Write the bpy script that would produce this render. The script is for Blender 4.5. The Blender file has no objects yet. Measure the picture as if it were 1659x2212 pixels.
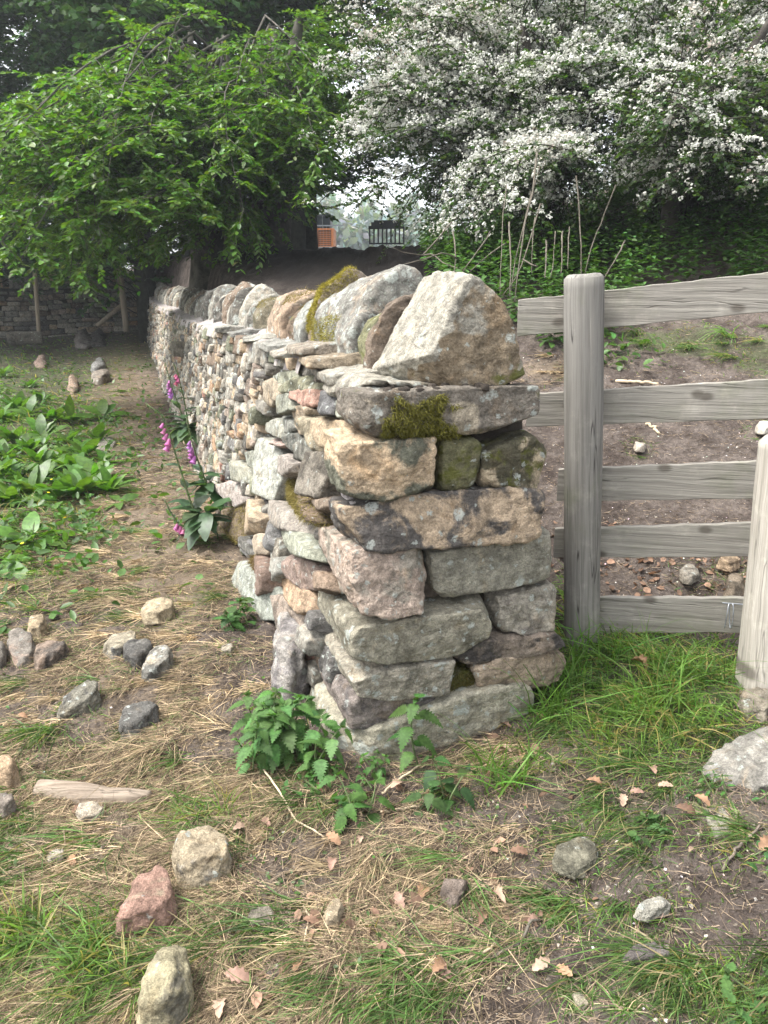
import bpy, math, random
import numpy as np
from mathutils import Vector, Matrix

# ------------------------------------------------------------------ camera, world, sun, exposure
scene = bpy.context.scene
COL = scene.collection
CAM_H, PITCH, FPX = 1.45, math.radians(16.0), 1661.0
cam_d = bpy.data.cameras.new("camera")
cam_d.sensor_fit = 'VERTICAL'; cam_d.sensor_height = 36.0; cam_d.lens = 36.0 * FPX / 2212.0
cam_d.clip_start = 0.05; cam_d.clip_end = 2000
cam = bpy.data.objects.new("camera", cam_d); COL.objects.link(cam)
cam.location = (0, 0, CAM_H); cam.rotation_euler = (math.radians(90) - PITCH, 0, 0)
scene.camera = cam

SUN_EL, SUN_AZ = math.radians(60), math.radians(-101)      # azimuth measured from +Y towards +X
world = bpy.data.worlds.new("World"); scene.world = world; world.use_nodes = True
nt = world.node_tree; nt.nodes.clear()
sky = nt.nodes.new("ShaderNodeTexSky"); sky.sky_type = 'NISHITA'; sky.sun_disc = False
sky.sun_elevation = SUN_EL; sky.sun_rotation = SUN_AZ
sky.air_density = 1.0; sky.dust_density = 4.0; sky.ozone_density = 1.0
bg = nt.nodes.new("ShaderNodeBackground"); bg.inputs[1].default_value = 0.15
wo = nt.nodes.new("ShaderNodeOutputWorld")
hs = nt.nodes.new("ShaderNodeHueSaturation"); hs.inputs['Saturation'].default_value = 0.22
nt.links.new(sky.outputs[0], hs.inputs['Color']); nt.links.new(hs.outputs[0], bg.inputs[0]); nt.links.new(bg.outputs[0], wo.inputs[0])
sun_d = bpy.data.lights.new("sun", 'SUN'); sun_d.energy = 1.35; sun_d.angle = math.radians(18); sun_d.color = (1.0, 0.955, 0.89)
sun = bpy.data.objects.new("sun", sun_d); COL.objects.link(sun)
sdir = Vector((math.sin(SUN_AZ) * math.cos(SUN_EL), math.cos(SUN_AZ) * math.cos(SUN_EL), math.sin(SUN_EL)))
sun.rotation_euler = sdir.to_track_quat('Z', 'Y').to_euler(); sun.location = (-5, 5, 12)
scene.view_settings.view_transform = 'Standard'; scene.view_settings.look = 'None'
scene.view_settings.exposure = 2.08; scene.view_settings.gamma = 1.0
scene.cycles.max_bounces = 6; scene.cycles.transparent_max_bounces = 4
scene.cycles.use_denoising = True

rng = np.random.default_rng(7)
random.seed(7)

# ------------------------------------------------------------------ picture <-> place
CF = np.array([0, math.cos(PITCH), -math.sin(PITCH)]); CU = np.array([0, math.sin(PITCH), math.cos(PITCH)])
CX = np.array([1.0, 0, 0]); CP = np.array([0, 0, CAM_H])
def ray(x, y):
    x = np.asarray(x, float); y = np.asarray(y, float)
    return CF + ((x - 829.5) / FPX)[..., None] * CX + ((1106 - y) / FPX)[..., None] * CU
def proj(P):
    r = np.asarray(P, float) - CP; d = r @ CF
    dd = np.where(np.abs(d) < 1e-6, 1e-6, d)
    return 829.5 + FPX * (r @ CX) / dd, 1106 - FPX * (r @ CU) / dd, d
O = np.array([-.162, 2.14, 0]); A = np.array([-.312, .95, 0]); A /= np.linalg.norm(A); NR = np.array([A[1], -A[0], 0])
Z = np.array([0, 0, 1.0])
BAT = .128
def S1(P): return f_z(P, 1)
def z1(X, Y): return (548.6 + .46296 * X, 548.6 + .46296 * Y)
def z2(X, Y): return (548.6 + .46296 * X, 1097.2 + .46296 * Y)
def z3(X, Y): return (274.3 + .37195 * X, 548.6 + .37195 * Y)
def on_end(pts, s=0.0):        # picture points onto the wall's end face: (u, z)
    out = []
    for x, y in pts:
        d = ray(x, y); t = ((O + A * s) @ A - CP @ A) / (d @ A); P = CP + d * t
        out.append(((P - O) @ NR, P[2]))
    return np.array(out)
def on_side(pts):              # picture points onto the battered side face: (s, z)
    out = []
    n = NR - BAT * Z
    for x, y in pts:
        d = ray(x, y); t = ((O - CP) @ n) / (d @ n); P = CP + d * t
        out.append(((P - O) @ A, P[2]))
    return np.array(out)
def W(s, u, z): return O + A * s + NR * u + Z * z
def smooth(a, b, x):
    t = np.clip((x - a) / (b - a), 0, 1); return t * t * (3 - 2 * t)

# ------------------------------------------------------------------ noise
def _hash(ix, iy, iz, seed):
    n = (ix.astype(np.int64) * 374761393 + iy.astype(np.int64) * 668265263 + iz.astype(np.int64) * 1274126177 + seed * 974634777) & 0xffffffff
    n = ((n ^ (n >> 13)) * 1274126177) & 0xffffffff
    n = n ^ (n >> 16)
    return (n & 0xffff) / 65535.0
def vnoise(P, seed=0):
    f = np.floor(P); i = f.astype(np.int64); t = P - f; t = t * t * (3 - 2 * t)
    r = 0
    for a in (0, 1):
        for b in (0, 1):
            for c in (0, 1):
                w = (t[:, 0] if a else 1 - t[:, 0]) * (t[:, 1] if b else 1 - t[:, 1]) * (t[:, 2] if c else 1 - t[:, 2])
                r = r + w * _hash(i[:, 0] + a, i[:, 1] + b, i[:, 2] + c, seed)
    return r * 2 - 1
def fbm(P, octv=4, seed=0, gain=.5):
    r = 0; a = 1.0; q = P
    for o in range(octv):
        r = r + a * vnoise(q, seed + o * 17); a *= gain; q = q * 2.03 + 3.1
    return r

# ------------------------------------------------------------------ mesh helpers
def mesh_np(name, V, F, attrs=None, flat=False):
    """V (n,3); F: array (m,k) or list of such arrays"""
    me = bpy.data.meshes.new(name)
    V = np.asarray(V, np.float32)
    Fs = F if isinstance(F, list) else [F]
    Fs = [np.asarray(f, np.int32) for f in Fs if len(f)]
    nl = sum(f.size for f in Fs); nf = sum(len(f) for f in Fs)
    me.vertices.add(len(V)); me.vertices.foreach_set("co", V.ravel())
    me.loops.add(nl); me.loops.foreach_set("vertex_index", np.concatenate([f.ravel() for f in Fs]))
    me.polygons.add(nf)
    sizes = np.concatenate([np.full(len(f), f.shape[1], np.int32) for f in Fs])
    me.polygons.foreach_set("loop_start", np.concatenate([[0], np.cumsum(sizes)[:-1]]).astype(np.int32))
    me.polygons.foreach_set("loop_total", sizes)
    me.polygons.foreach_set("use_smooth", np.full(nf, not flat, bool))
    for k, a in (attrs or {}).items():
        a = np.asarray(a, np.float32)
        if a.ndim == 1:
            at = me.attributes.new(k, 'FLOAT', 'POINT'); at.data.foreach_set("value", a)
        elif k.startswith('tint'):
            at = me.attributes.new(k, 'FLOAT_COLOR', 'POINT')
            at.data.foreach_set("color", np.concatenate([a, np.ones((len(a), 1), np.float32)], 1).ravel())
        else:
            at = me.attributes.new(k, 'FLOAT_VECTOR', 'POINT'); at.data.foreach_set("vector", a.ravel())
    me.update(calc_edges=True); me.validate()
    return me
def tag(o, label=None, cat=None, group=None, kind=None):
    if label: o['label'] = label
    if cat: o['category'] = cat
    if group: o['group'] = group
    if kind: o['kind'] = kind
    return o
def thing(name, label, cat, loc, group=None):
    o = bpy.data.objects.new(name, None); COL.objects.link(o); o.location = tuple(float(v) for v in loc)
    o.empty_display_size = .1
    return tag(o, label, cat, group)
def put(name, V, F, mat, parent=None, attrs=None, flat=False, origin=None, label=None, kind=None):
    """mesh given in world coordinates; linked as one object"""
    off = np.array(parent.location) if parent else (np.asarray(origin, float) if origin is not None else np.zeros(3))
    if parent and parent.parent: off = off + np.array(parent.parent.location)
    me = mesh_np(name, np.asarray(V) - off, F, attrs, flat)
    me.materials.append(mat)
    o = bpy.data.objects.new(name, me); COL.objects.link(o)
    if parent: o.parent = parent
    elif origin is not None: o.location = tuple(float(v) for v in origin)
    if label: o['label'] = label
    if kind: o['kind'] = kind
    return o
def norm(v): return v / np.maximum(np.linalg.norm(v, axis=-1, keepdims=True), 1e-9)

def scatter(tmpl, faces, P, D, N, L, Wd):
    """copies of a leaf template; tmpl rows (along, across, up)"""
    D = norm(D); S = norm(np.cross(D, N)); N = np.cross(S, D)
    n, m = len(P), len(tmpl)
    L = np.broadcast_to(L, (n,))[:, None, None]; Wd = np.broadcast_to(Wd, (n,))[:, None, None]
    V = P[:, None] + D[:, None] * tmpl[None, :, 0:1] * L + S[:, None] * tmpl[None, :, 1:2] * Wd + N[:, None] * tmpl[None, :, 2:3] * L
    off = (np.arange(n) * m)[:, None, None]
    Fo = [(np.asarray(f)[None] + off).reshape(-1, len(f[0])) for f in faces]
    return V.reshape(-1, 3), Fo, m
def strips(P, D, L, Wd, bend, segs=3, side=None):
    """grass blades: centreline P + D L t + bend L t^2"""
    n = len(P); D = norm(D)
    if side is None:
        side = norm(np.cross(D, rng.normal(size=(n, 3))))
    t = np.linspace(0, 1, segs + 1)
    c = P[:, None] + D[:, None] * (L[:, None] * t)[..., None] + bend[:, None] * (L[:, None] * t ** 2)[..., None]
    w = (Wd[:, None] * (1 - t ** 1.6 * .92))[..., None] * .5
    V = np.stack([c - side[:, None] * w, c + side[:, None] * w], 2).reshape(-1, 3)
    k = (segs + 1) * 2
    b = (np.arange(n) * k)[:, None] + (np.arange(segs) * 2)[None]
    F = np.stack([b, b + 1, b + 3, b + 2], -1).reshape(-1, 4)
    return V, F, k
def tubes(P, R, sides=5, cap=True):
    """P (n,k,3) polylines, R (n,k)"""
    n, k = P.shape[:2]
    T = norm(np.gradient(P, axis=1))
    ref = np.where((np.abs(T[..., 2:3]) > .9), np.array([1.0, 0, 0]), np.array([0, 0, 1.0]))
    ref = np.broadcast_to(ref[:, :1], T.shape)
    a = norm(np.cross(T, ref)); b = np.cross(T, a)
    th = np.linspace(0, 2 * np.pi, sides, endpoint=False)
    V = P[:, :, None] + (a[:, :, None] * np.cos(th)[None, None, :, None] + b[:, :, None] * np.sin(th)[None, None, :, None]) * R[:, :, None, None]
    idx = np.arange(n * k * sides).reshape(n, k, sides); nx = np.roll(idx, -1, 2)
    F = [np.stack([idx[:, :-1], nx[:, :-1], nx[:, 1:], idx[:, 1:]], -1).reshape(-1, 4)]
    if cap: F += [idx[:, 0, ::-1].reshape(-1, sides), idx[:, -1].reshape(-1, sides)]
    return V.reshape(-1, 3), F
class MB:                                    # collects pieces into one mesh
    def __init__(s): s.V = []; s.F = []; s.A = {}; s.n = 0
    def add(s, V, F, **attrs):
        V = np.asarray(V, float); Fs = F if isinstance(F, list) else [F]
        s.F += [np.asarray(f, np.int64) + s.n for f in Fs if len(f)]; s.V.append(V); s.n += len(V)
        for k, a in attrs.items():
            a = np.asarray(a, float)
            if a.ndim == 0: a = np.full(len(V), float(a))
            elif a.ndim == 1 and len(a) == 3 and len(V) != 3: a = np.broadcast_to(a, (len(V), 3))
            s.A.setdefault(k, []).append(a)
    def put(s, name, mat, parent=None, **kw):
        by = {}
        for f in s.F: by.setdefault(f.shape[1], []).append(f)
        return put(name, np.concatenate(s.V), [np.concatenate(v) for v in by.values()], mat, parent,
                   {k: np.concatenate(a) for k, a in s.A.items()}, **kw)
def box_vf(c, ex, ey, ez):
    """box from centre and half-vectors"""
    V = np.array([c + a * ex + b * ey + d * ez for a in (-1, 1) for b in (-1, 1) for d in (-1, 1)])
    F = np.array([[0, 1, 3, 2], [4, 6, 7, 5], [0, 4, 5, 1], [2, 3, 7, 6], [0, 2, 6, 4], [1, 5, 7, 3]])
    return V, F
def lin(r, g, b, k=1.0):
    c = np.array([r, g, b]) / 255.0
    return np.where(c <= .04045, c / 12.92, ((c + .055) / 1.055) ** 2.4) * k

# ------------------------------------------------------------------ materials
def new_mat(name):
    m = bpy.data.materials.new(name); m.use_nodes = True
    t = m.node_tree; t.nodes.clear()
    out = t.nodes.new("ShaderNodeOutputMaterial")
    return m, t, out
def nd(t, kind, **kw):
    n = t.nodes.new(kind)
    for k, v in kw.items():
        if k in ('operation', 'blend_type', 'data_type', 'attribute_name', 'attribute_type', 'feature', 'noise_dimensions', 'distance', 'interpolation_type', 'wave_type', 'bands_direction', 'musgrave_type', 'normalize', 'clamp_factor'): setattr(n, k, v)
    return n
def lk(t, a, b): t.links.new(a, b)
def noise(t, vec, scale, detail=4, rough=.55, dist=0.0):
    n = t.nodes.new("ShaderNodeTexNoise"); n.inputs['Scale'].default_value = scale; n.inputs['Detail'].default_value = detail
    n.inputs['Roughness'].default_value = rough; n.inputs['Distortion'].default_value = dist
    lk(t, vec, n.inputs['Vector']); return n.outputs['Fac']
def mrange(t, v, a, b, c=0.0, d=1.0):
    n = t.nodes.new("ShaderNodeMapRange"); n.interpolation_type = 'SMOOTHSTEP'
    lk(t, v, n.inputs[0])
    for i, x in enumerate((a, b, c, d)): n.inputs[i + 1].default_value = x
    return n.outputs[0]
def mth(t, op, a, b=None):
    n = t.nodes.new("ShaderNodeMath"); n.operation = op
    for i, x in enumerate((a, b)):
        if x is None: continue
        if isinstance(x, (int, float)): n.inputs[i].default_value = x
        else: lk(t, x, n.inputs[i])
    return n.outputs[0]
def mixc(t, f, a, b, mode='MIX'):
    n = t.nodes.new("ShaderNodeMix"); n.data_type = 'RGBA'; n.blend_type = mode
    for i, x in ((0, f), (6, a), (7, b)):
        if isinstance(x, (int, float)): n.inputs[i].default_value = x
        elif isinstance(x, (tuple, list, np.ndarray)): n.inputs[i].default_value = tuple(float(q) for q in x)[:3] + (1,)
        else: lk(t, x, n.inputs[i])
    return n.outputs[2]
def attr(t, name):
    n = t.nodes.new("ShaderNodeAttribute"); n.attribute_name = name; return n
def princ(t, out, rough=.85, spec=.25):
    b = t.nodes.new("ShaderNodeBsdfPrincipled"); b.inputs['Roughness'].default_value = rough
    b.inputs['Specular IOR Level'].default_value = spec
    lk(t, b.outputs[0], out.inputs[0]); return b
def grey(t, fac, lo, hi):
    v = mrange(t, fac, .25, .75, lo, hi)
    c = t.nodes.new("ShaderNodeCombineColor")
    for i in range(3): lk(t, v, c.inputs[i])
    return c.outputs[0]
def bump(t, b, h, strength, dist):
    n = t.nodes.new("ShaderNodeBump"); n.inputs['Strength'].default_value = strength; n.inputs['Distance'].default_value = dist
    lk(t, h, n.inputs['Height']); lk(t, n.outputs[0], b.inputs['Normal'])

def stone_material():
    m, t, out = new_mat("weathered_sandstone")
    b = princ(t, out, .92, .18)
    tc = nd(t, "ShaderNodeTexCoord")
    sd = attr(t, "seed").outputs['Fac']
    cmb = nd(t, "ShaderNodeCombineXYZ")
    lk(t, mth(t, 'MULTIPLY', sd, 37.0), cmb.inputs[0]); lk(t, mth(t, 'MULTIPLY', sd, 61.0), cmb.inputs[1]); lk(t, mth(t, 'MULTIPLY', sd, 23.0), cmb.inputs[2])
    va = nd(t, "ShaderNodeVectorMath"); lk(t, tc.outputs['Object'], va.inputs[0]); lk(t, cmb.outputs[0], va.inputs[1])
    vec = va.outputs[0]
    t1, t2 = attr(t, "tint").outputs['Color'], attr(t, "tint2").outputs['Color']
    sp = nd(t, "ShaderNodeSeparateXYZ"); lk(t, attr(t, "prm").outputs['Vector'], sp.inputs[0])
    pat, mos, lic = sp.outputs
    n_big = noise(t, vec, 7.0, 6, .62, .4)
    pm = mrange(t, mth(t, 'ADD', n_big, pat), .96, 1.06)
    base = mixc(t, pm, t1, t2)
    n_mid = noise(t, vec, 26, 7, .68)
    base = mixc(t, 1.0, base, grey(t, n_mid, .52, 1.42), 'MULTIPLY')
    # iron staining / pale bloom
    st = mrange(t, noise(t, vec, 9, 6, .65, .8), .54, .72, 0, .35)
    base = mixc(t, st, base, mixc(t, 1.0, base, (1.25, .98, .68), 'MULTIPLY'))
    n_fine = noise(t, vec, 170, 4, .7)
    base = mixc(t, 1.0, base, grey(t, n_fine, .70, 1.28), 'MULTIPLY')
    base = mixc(t, 1.0, base, grey(t, noise(t, vec, 420, 3, .7), .74, 1.26), 'MULTIPLY')
    # dark sooty film
    ds = mrange(t, noise(t, vec, 16, 6, .7, .3), .57, .68, 0, .62)
    base = mixc(t, ds, base, mixc(t, 1.0, base, (.42, .42, .44), 'MULTIPLY'))
    # algae and moss film
    n_m = noise(t, vec, 19, 6, .65)
    mm = mrange(t, mth(t, 'ADD', n_m, mos), .98, 1.12, 0, .9)
    mossc = mixc(t, n_mid, (.055, .065, .012), (.15, .15, .035))
    base = mixc(t, mm, base, mossc)
    # crusty lichen: scattered pale rosettes of uneven size
    nn = t.nodes.new("ShaderNodeTexNoise"); nn.inputs['Scale'].default_value = 38; nn.inputs['Detail'].default_value = 6; nn.inputs['Roughness'].default_value = .7; lk(t, vec, nn.inputs['Vector'])
    sc = nd(t, "ShaderNodeVectorMath", operation='SCALE'); lk(t, nn.outputs['Color'], sc.inputs[0]); sc.inputs['Scale'].default_value = .05
    wv = nd(t, "ShaderNodeVectorMath", operation='ADD'); lk(t, vec, wv.inputs[0]); lk(t, sc.outputs[0], wv.inputs[1])
    lm = None
    for vs, th in ((15, .50), (36, .42)):
        vo = nd(t, "ShaderNodeTexVoronoi"); vo.inputs['Scale'].default_value = vs; lk(t, wv.outputs[0], vo.inputs['Vector'])
        vc = nd(t, "ShaderNodeSeparateXYZ"); lk(t, vo.outputs['Color'], vc.inputs[0])
        rad = mth(t, 'MULTIPLY', mth(t, 'SUBTRACT', mth(t, 'ADD', vc.outputs[0], mth(t, 'MULTIPLY', lic, .8)), th + .34), .85)
        one = mrange(t, mth(t, 'SUBTRACT', rad, vo.outputs['Distance']), -.04, .06, 0, .8)
        lm = one if lm is None else mth(t, 'MAXIMUM', lm, one)
    n_fine2 = noise(t, vec, 95, 5, .75)
    lm = mth(t, 'MULTIPLY', lm, mrange(t, n_fine2, .36, .52, .15, 1.0))
    lcol = mixc(t, n_mid, (.30, .335, .29), (.52, .54, .51))
    base = mixc(t, lm, base, lcol)
    # fine pale lichen dust
    dm = mrange(t, mth(t, 'ADD', noise(t, vec, 75, 5, .7), mth(t, 'MULTIPLY', lic, .5)), .82, .95, 0, .6)
    base = mixc(t, dm, base, (.40, .43, .36))
    lk(t, base, b.inputs['Base Color'])
    h = mth(t, 'ADD', mth(t, 'MULTIPLY', noise(t, vec, 40, 9, .74), 1.0), mth(t, 'MULTIPLY', n_fine, .35))
    h = mth(t, 'ADD', h, mth(t, 'MULTIPLY', lm, .12))
    h = mth(t, 'ADD', h, mth(t, 'MULTIPLY', mth(t, 'ABSOLUTE', mth(t, 'SUBTRACT', noise(t, vec, 17, 5, .6, .5), .5)), 2.2))
    bump(t, b, h, .85, .022)
    return m
M_STONE = stone_material()

def leaf_material(name, rough=.45, spec=.35, trans=.35, tcol=(1.5, 1.6, .5), noise_scale=30):
    m, t, out = new_mat(name)
    b = t.nodes.new("ShaderNodeBsdfPrincipled"); b.inputs['Roughness'].default_value = rough; b.inputs['Specular IOR Level'].default_value = spec
    tr = t.nodes.new("ShaderNodeBsdfTranslucent"); mx = t.nodes.new("ShaderNodeMixShader"); mx.inputs[0].default_value = trans
    tc = nd(t, "ShaderNodeTexCoord")
    c = mixc(t, 1.0, attr(t, "tint").outputs['Color'], grey(t, noise(t, tc.outputs['Object'], noise_scale, 4), .7, 1.3), 'MULTIPLY')
    lk(t, c, b.inputs['Base Color']); lk(t, mixc(t, 1.0, c, tcol, 'MULTIPLY'), tr.inputs[0])
    lk(t, b.outputs[0], mx.inputs[1]); lk(t, tr.outputs[0], mx.inputs[2]); lk(t, mx.outputs[0], out.inputs[0])
    return m
M_LEAF = leaf_material("green_leaf", .42, .4, .38)
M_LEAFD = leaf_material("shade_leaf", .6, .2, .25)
M_GRASS = leaf_material("grass_blade", .5, .3, .45, (1.4, 1.5, .6))
M_STRAW = leaf_material("dry_straw", .8, .15, .15, (1.1, 1.0, .8))
M_DEAD = leaf_material("dead_leaf", .7, .2, .15, (1.3, 1.0, .6), 60)
M_NETTLE = leaf_material("nettle_leaf", .6, .22, .28, (1.4, 1.6, .5), 90)
M_PETAL = leaf_material("blossom_petal", .7, .15, .3, (1, 1, .95), 20)
M_BELL = leaf_material("foxglove_petal", .5, .3, .3, (1.2, .9, 1.2), 40)
M_MOSS = leaf_material("moss_tuft", .9, .05, .2, (1.3, 1.3, .6), 50)

def simple_mat(name, col, rough=.8, spec=.2, nscale=12, var=.5, bs=.3, bd=.01, metal=0):
    m, t, out = new_mat(name); b = princ(t, out, rough, spec); b.inputs['Metallic'].default_value = metal
    tc = nd(t, "ShaderNodeTexCoord")
    n = noise(t, tc.outputs['Object'], nscale, 6, .65)
    c = mixc(t, 1.0, tuple(col), grey(t, n, 1 - var, 1 + var), 'MULTIPLY')
    c = mixc(t, 1.0, c, grey(t, noise(t, tc.outputs['Object'], nscale * 9, 4, .7), .8, 1.2), 'MULTIPLY')
    lk(t, c, b.inputs['Base Color']); bump(t, b, noise(t, tc.outputs['Object'], nscale * 4, 7, .7), bs, bd)
    return m
M_CORE = simple_mat("packed_earth", (.05, .042, .035), .95, .1, 30, .4, .6, .02)
M_MORTAR = simple_mat("pale_mortar", (.33, .30, .285), .95, .1, 25, .25, .8, .02)
M_BARK = simple_mat("beech_bark", (.075, .07, .058), .9, .15, 9, .5, .7, .02)
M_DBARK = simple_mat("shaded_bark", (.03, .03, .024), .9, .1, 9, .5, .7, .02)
M_TWIG = simple_mat("twig_bark", (.15, .125, .10), .9, .15, 14, .45, .4, .005)
M_HBARK = simple_mat("hawthorn_bark", (.10, .088, .07), .9, .15, 14, .5, .6, .01)
M_STEM = simple_mat("green_stem", (.09, .12, .05), .7, .2, 40, .3, .2, .002)

def wood_material(name, axis, col, dark, knots=True, crack=.5, green=.3):
    m, t, out = new_mat(name); b = princ(t, out, .88, .18)
    tc = nd(t, "ShaderNodeTexCoord")
    oi = nd(t, "ShaderNodeObjectInfo")
    off = nd(t, "ShaderNodeVectorMath", operation='ADD'); lk(t, tc.outputs['Object'], off.inputs[0])
    cv = nd(t, "ShaderNodeCombineXYZ")
    for i in range(3): lk(t, mth(t, 'MULTIPLY', oi.outputs['Random'], (9.0, 17.0, 5.0)[i]), cv.inputs[i])
    lk(t, cv.outputs[0], off.inputs[1]); vec0 = off.outputs[0]
    mp = nd(t, "ShaderNodeMapping"); lk(t, vec0, mp.inputs[0])
    # wood swirls round knots: distort before stretching
    dn = t.nodes.new("ShaderNodeTexNoise"); dn.inputs['Scale'].default_value = 5.0; dn.inputs['Detail'].default_value = 2; lk(t, vec0, dn.inputs['Vector'])
    sc = nd(t, "ShaderNodeVectorMath", operation='SCALE'); lk(t, dn.outputs['Color'], sc.inputs[0]); sc.inputs['Scale'].default_value = .014 if knots else .008
    ad = nd(t, "ShaderNodeVectorMath", operation='ADD'); lk(t, vec0, ad.inputs[0]); lk(t, sc.outputs[0], ad.inputs[1]); lk(t, ad.outputs[0], mp.inputs[0])
    s = [60, 60, 60]; s[axis] = 1.6; mp.inputs['Scale'].default_value = s
    g1 = noise(t, mp.outputs[0], 1.0, 5, .6)
    mp2 = nd(t, "ShaderNodeMapping"); lk(t, ad.outputs[0], mp2.inputs[0]); s2 = [210, 210, 210]; s2[axis] = 5; mp2.inputs['Scale'].default_value = s2
    g2 = noise(t, mp2.outputs[0], 1.0, 3, .6)
    c = mixc(t, mrange(t, g1, .28, .62), tuple(dark), tuple(col))
    c = mixc(t, 1.0, c, grey(t, g2, .82, 1.14), 'MULTIPLY')
    big = noise(t, vec0, 4.0, 6, .65, .3)
    c = mixc(t, mrange(t, big, .5, .72, 0, green), c, (.13, .14, .085))
    c = mixc(t, mrange(t, noise(t, vec0, 9.0, 7, .7), .52, .7, 0, .5), c, mixc(t, 1.0, c, (1.5, 1.5, 1.48), 'MULTIPLY'))
    # long drying cracks
    mp3 = nd(t, "ShaderNodeMapping"); lk(t, ad.outputs[0], mp3.inputs[0]); s3 = [34, 34, 34]; s3[axis] = 1.0; mp3.inputs['Scale'].default_value = s3
    cr = noise(t, mp3.outputs[0], 1.0, 2, .4)
    cm = mrange(t, mth(t, 'ABSOLUTE', mth(t, 'SUBTRACT', cr, .63)), 0, .012, crack, 0)
    c = mixc(t, cm, c, (.025, .022, .02))
    hgt = mth(t, 'SUBTRACT', mth(t, 'ADD', g1, mth(t, 'MULTIPLY', g2, .6)), mth(t, 'MULTIPLY', cm, 2.0))
    if knots:
        vo = nd(t, "ShaderNodeTexVoronoi"); vo.voronoi_dimensions = '2D'; vo.inputs['Scale'].default_value = 5.5
        s0 = nd(t, "ShaderNodeSeparateXYZ"); lk(t, ad.outputs[0], s0.inputs[0]); c0 = nd(t, "ShaderNodeCombineXYZ")
        lk(t, mth(t, 'MULTIPLY', s0.outputs[axis], .6), c0.inputs[0]); lk(t, s0.outputs[2 if axis == 0 else 0], c0.inputs[1]); lk(t, c0.outputs[0], vo.inputs['Vector'])
        kd = vo.outputs['Distance']
        km = mrange(t, kd, .04, .12, .7, 0)
        c = mixc(t, km, c, (.055, .045, .035))
    lk(t, c, b.inputs['Base Color']); bump(t, b, hgt, .55, .006)
    return m
M_RAIL = wood_material("weathered_board", 0, (.25, .235, .205), (.17, .157, .137), True, .4, .45)
M_POST = wood_material("weathered_round_post", 2, (.195, .186, .168), (.125, .118, .107), False, .75, .45)
M_PALE = wood_material("pale_cleft_post", 2, (.37, .345, .30), (.25, .23, .195), True, .4, .25)
# ------------------------------------------------------------------ ground
def terrain(x, y):
    x = np.asarray(x, float); y = np.asarray(y, float)
    u = (x - O[0]) * NR[0] + (y - O[1]) * NR[1]
    s = (x - O[0]) * A[0] + (y - O[1]) * A[1]
    wr = smooth(.22, .72, u)
    left = .03 * np.clip(y - 11, 0, 40) * smooth(11, 15, y) + .05 * smooth(-.6, -3, u) * np.sin(x * 1.3 + y * .8)
    base = .11 * smooth(.15, 1.3, u)
    d = y - 2.95 + .25 * (x - .75)
    dp = np.clip(d, 0, None)
    bank = .36 * np.minimum(dp, 3) + .22 * np.clip(dp - 3, 0, 4) + .046 * np.clip(dp - 7, 0, 45)
    bank = bank - .05 * smooth(0, .35, d) * (1 - smooth(.3, .9, d))
    bank = bank - .16 * smooth(4.5, 7, d) * (1 - smooth(1.2, 2.5, x))
    hill = .30 * np.clip(x - 2.0, 0, 40) * smooth(2, 7, d) * (1 - .6 * smooth(14, 40, x))
    return wr * (base + bank + hill) + (1 - wr) * left
def terrain_n(x, y):
    z = terrain(x, y)
    P = np.stack([np.ravel(x), np.ravel(y), np.zeros(np.size(x))], 1)
    n = .020 * fbm(P * 4.0, 3, 3) + .014 * fbm(P * 17, 4, 9)
    dist = np.hypot(np.ravel(x), np.ravel(y))
    clod = smooth(7.5, 9.5, np.ravel(y)) * (1 - smooth(14, 18, np.ravel(y))) * smooth(.5, 1.5, (np.ravel(x) - O[0]) * NR[0] + (np.ravel(y) - O[1]) * NR[1])
    n = n + clod * (.07 * fbm(P * 2.3, 4, 21) + .05 * np.abs(fbm(P * 7, 3, 25)))
    n = n * np.where(dist > 20, .5, 1)
    return z + n.reshape(np.shape(x))
def axis_grid(lo, hi, step, far, grow=1.06):
    a = list(np.arange(lo, hi + 1e-6, step)); st = step
    while a[-1] < far[1]: st *= grow; a.append(a[-1] + st)
    st = step; b = []
    v = lo
    while v > far[0]: st *= grow; v -= st; b.append(v)
    return np.array(b[::-1] + a)
gx = axis_grid(-2.6, 2.6, .024, (-160, 160)); gy = axis_grid(.4, 6.2, .024, (-40, 220), 1.05)
GX, GY = np.meshgrid(gx, gy); GZ = terrain_n(GX, GY)
def ghit(px, py):
    """first meeting of picture rays with the ground: points (n,3), valid"""
    px = np.atleast_1d(np.asarray(px, float)); py = np.atleast_1d(np.asarray(py, float))
    d = ray(px, py); t0 = np.full(len(px), .5); hit = np.zeros(len(px), bool); lo = t0.copy(); hi = t0.copy()
    t = .5
    while t < 90:
        t2 = t * 1.035
        P = CP + d * t2
        below = (P[:, 2] < terrain(P[:, 0], P[:, 1])) & ~hit
        lo[below] = t; hi[below] = t2; hit |= below; t = t2
    for _ in range(14):
        m = (lo + hi) / 2; P = CP + d * m[:, None]
        b = P[:, 2] < terrain(P[:, 0], P[:, 1]); hi = np.where(b, m, hi); lo = np.where(b, lo, m)
    P = CP + d * hi[:, None]
    P[:, 2] = terrain_n(P[:, 0], P[:, 1])
    return P, hit
def blobs(px, py, L):
    r = np.zeros(np.shape(px))
    for cx, cy, rx, ry, a in L:
        r = np.maximum(r, a * np.exp(-(((px - cx) / rx) ** 2 + ((py - cy) / ry) ** 2) ** 1.5 * .7))
    return r
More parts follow.
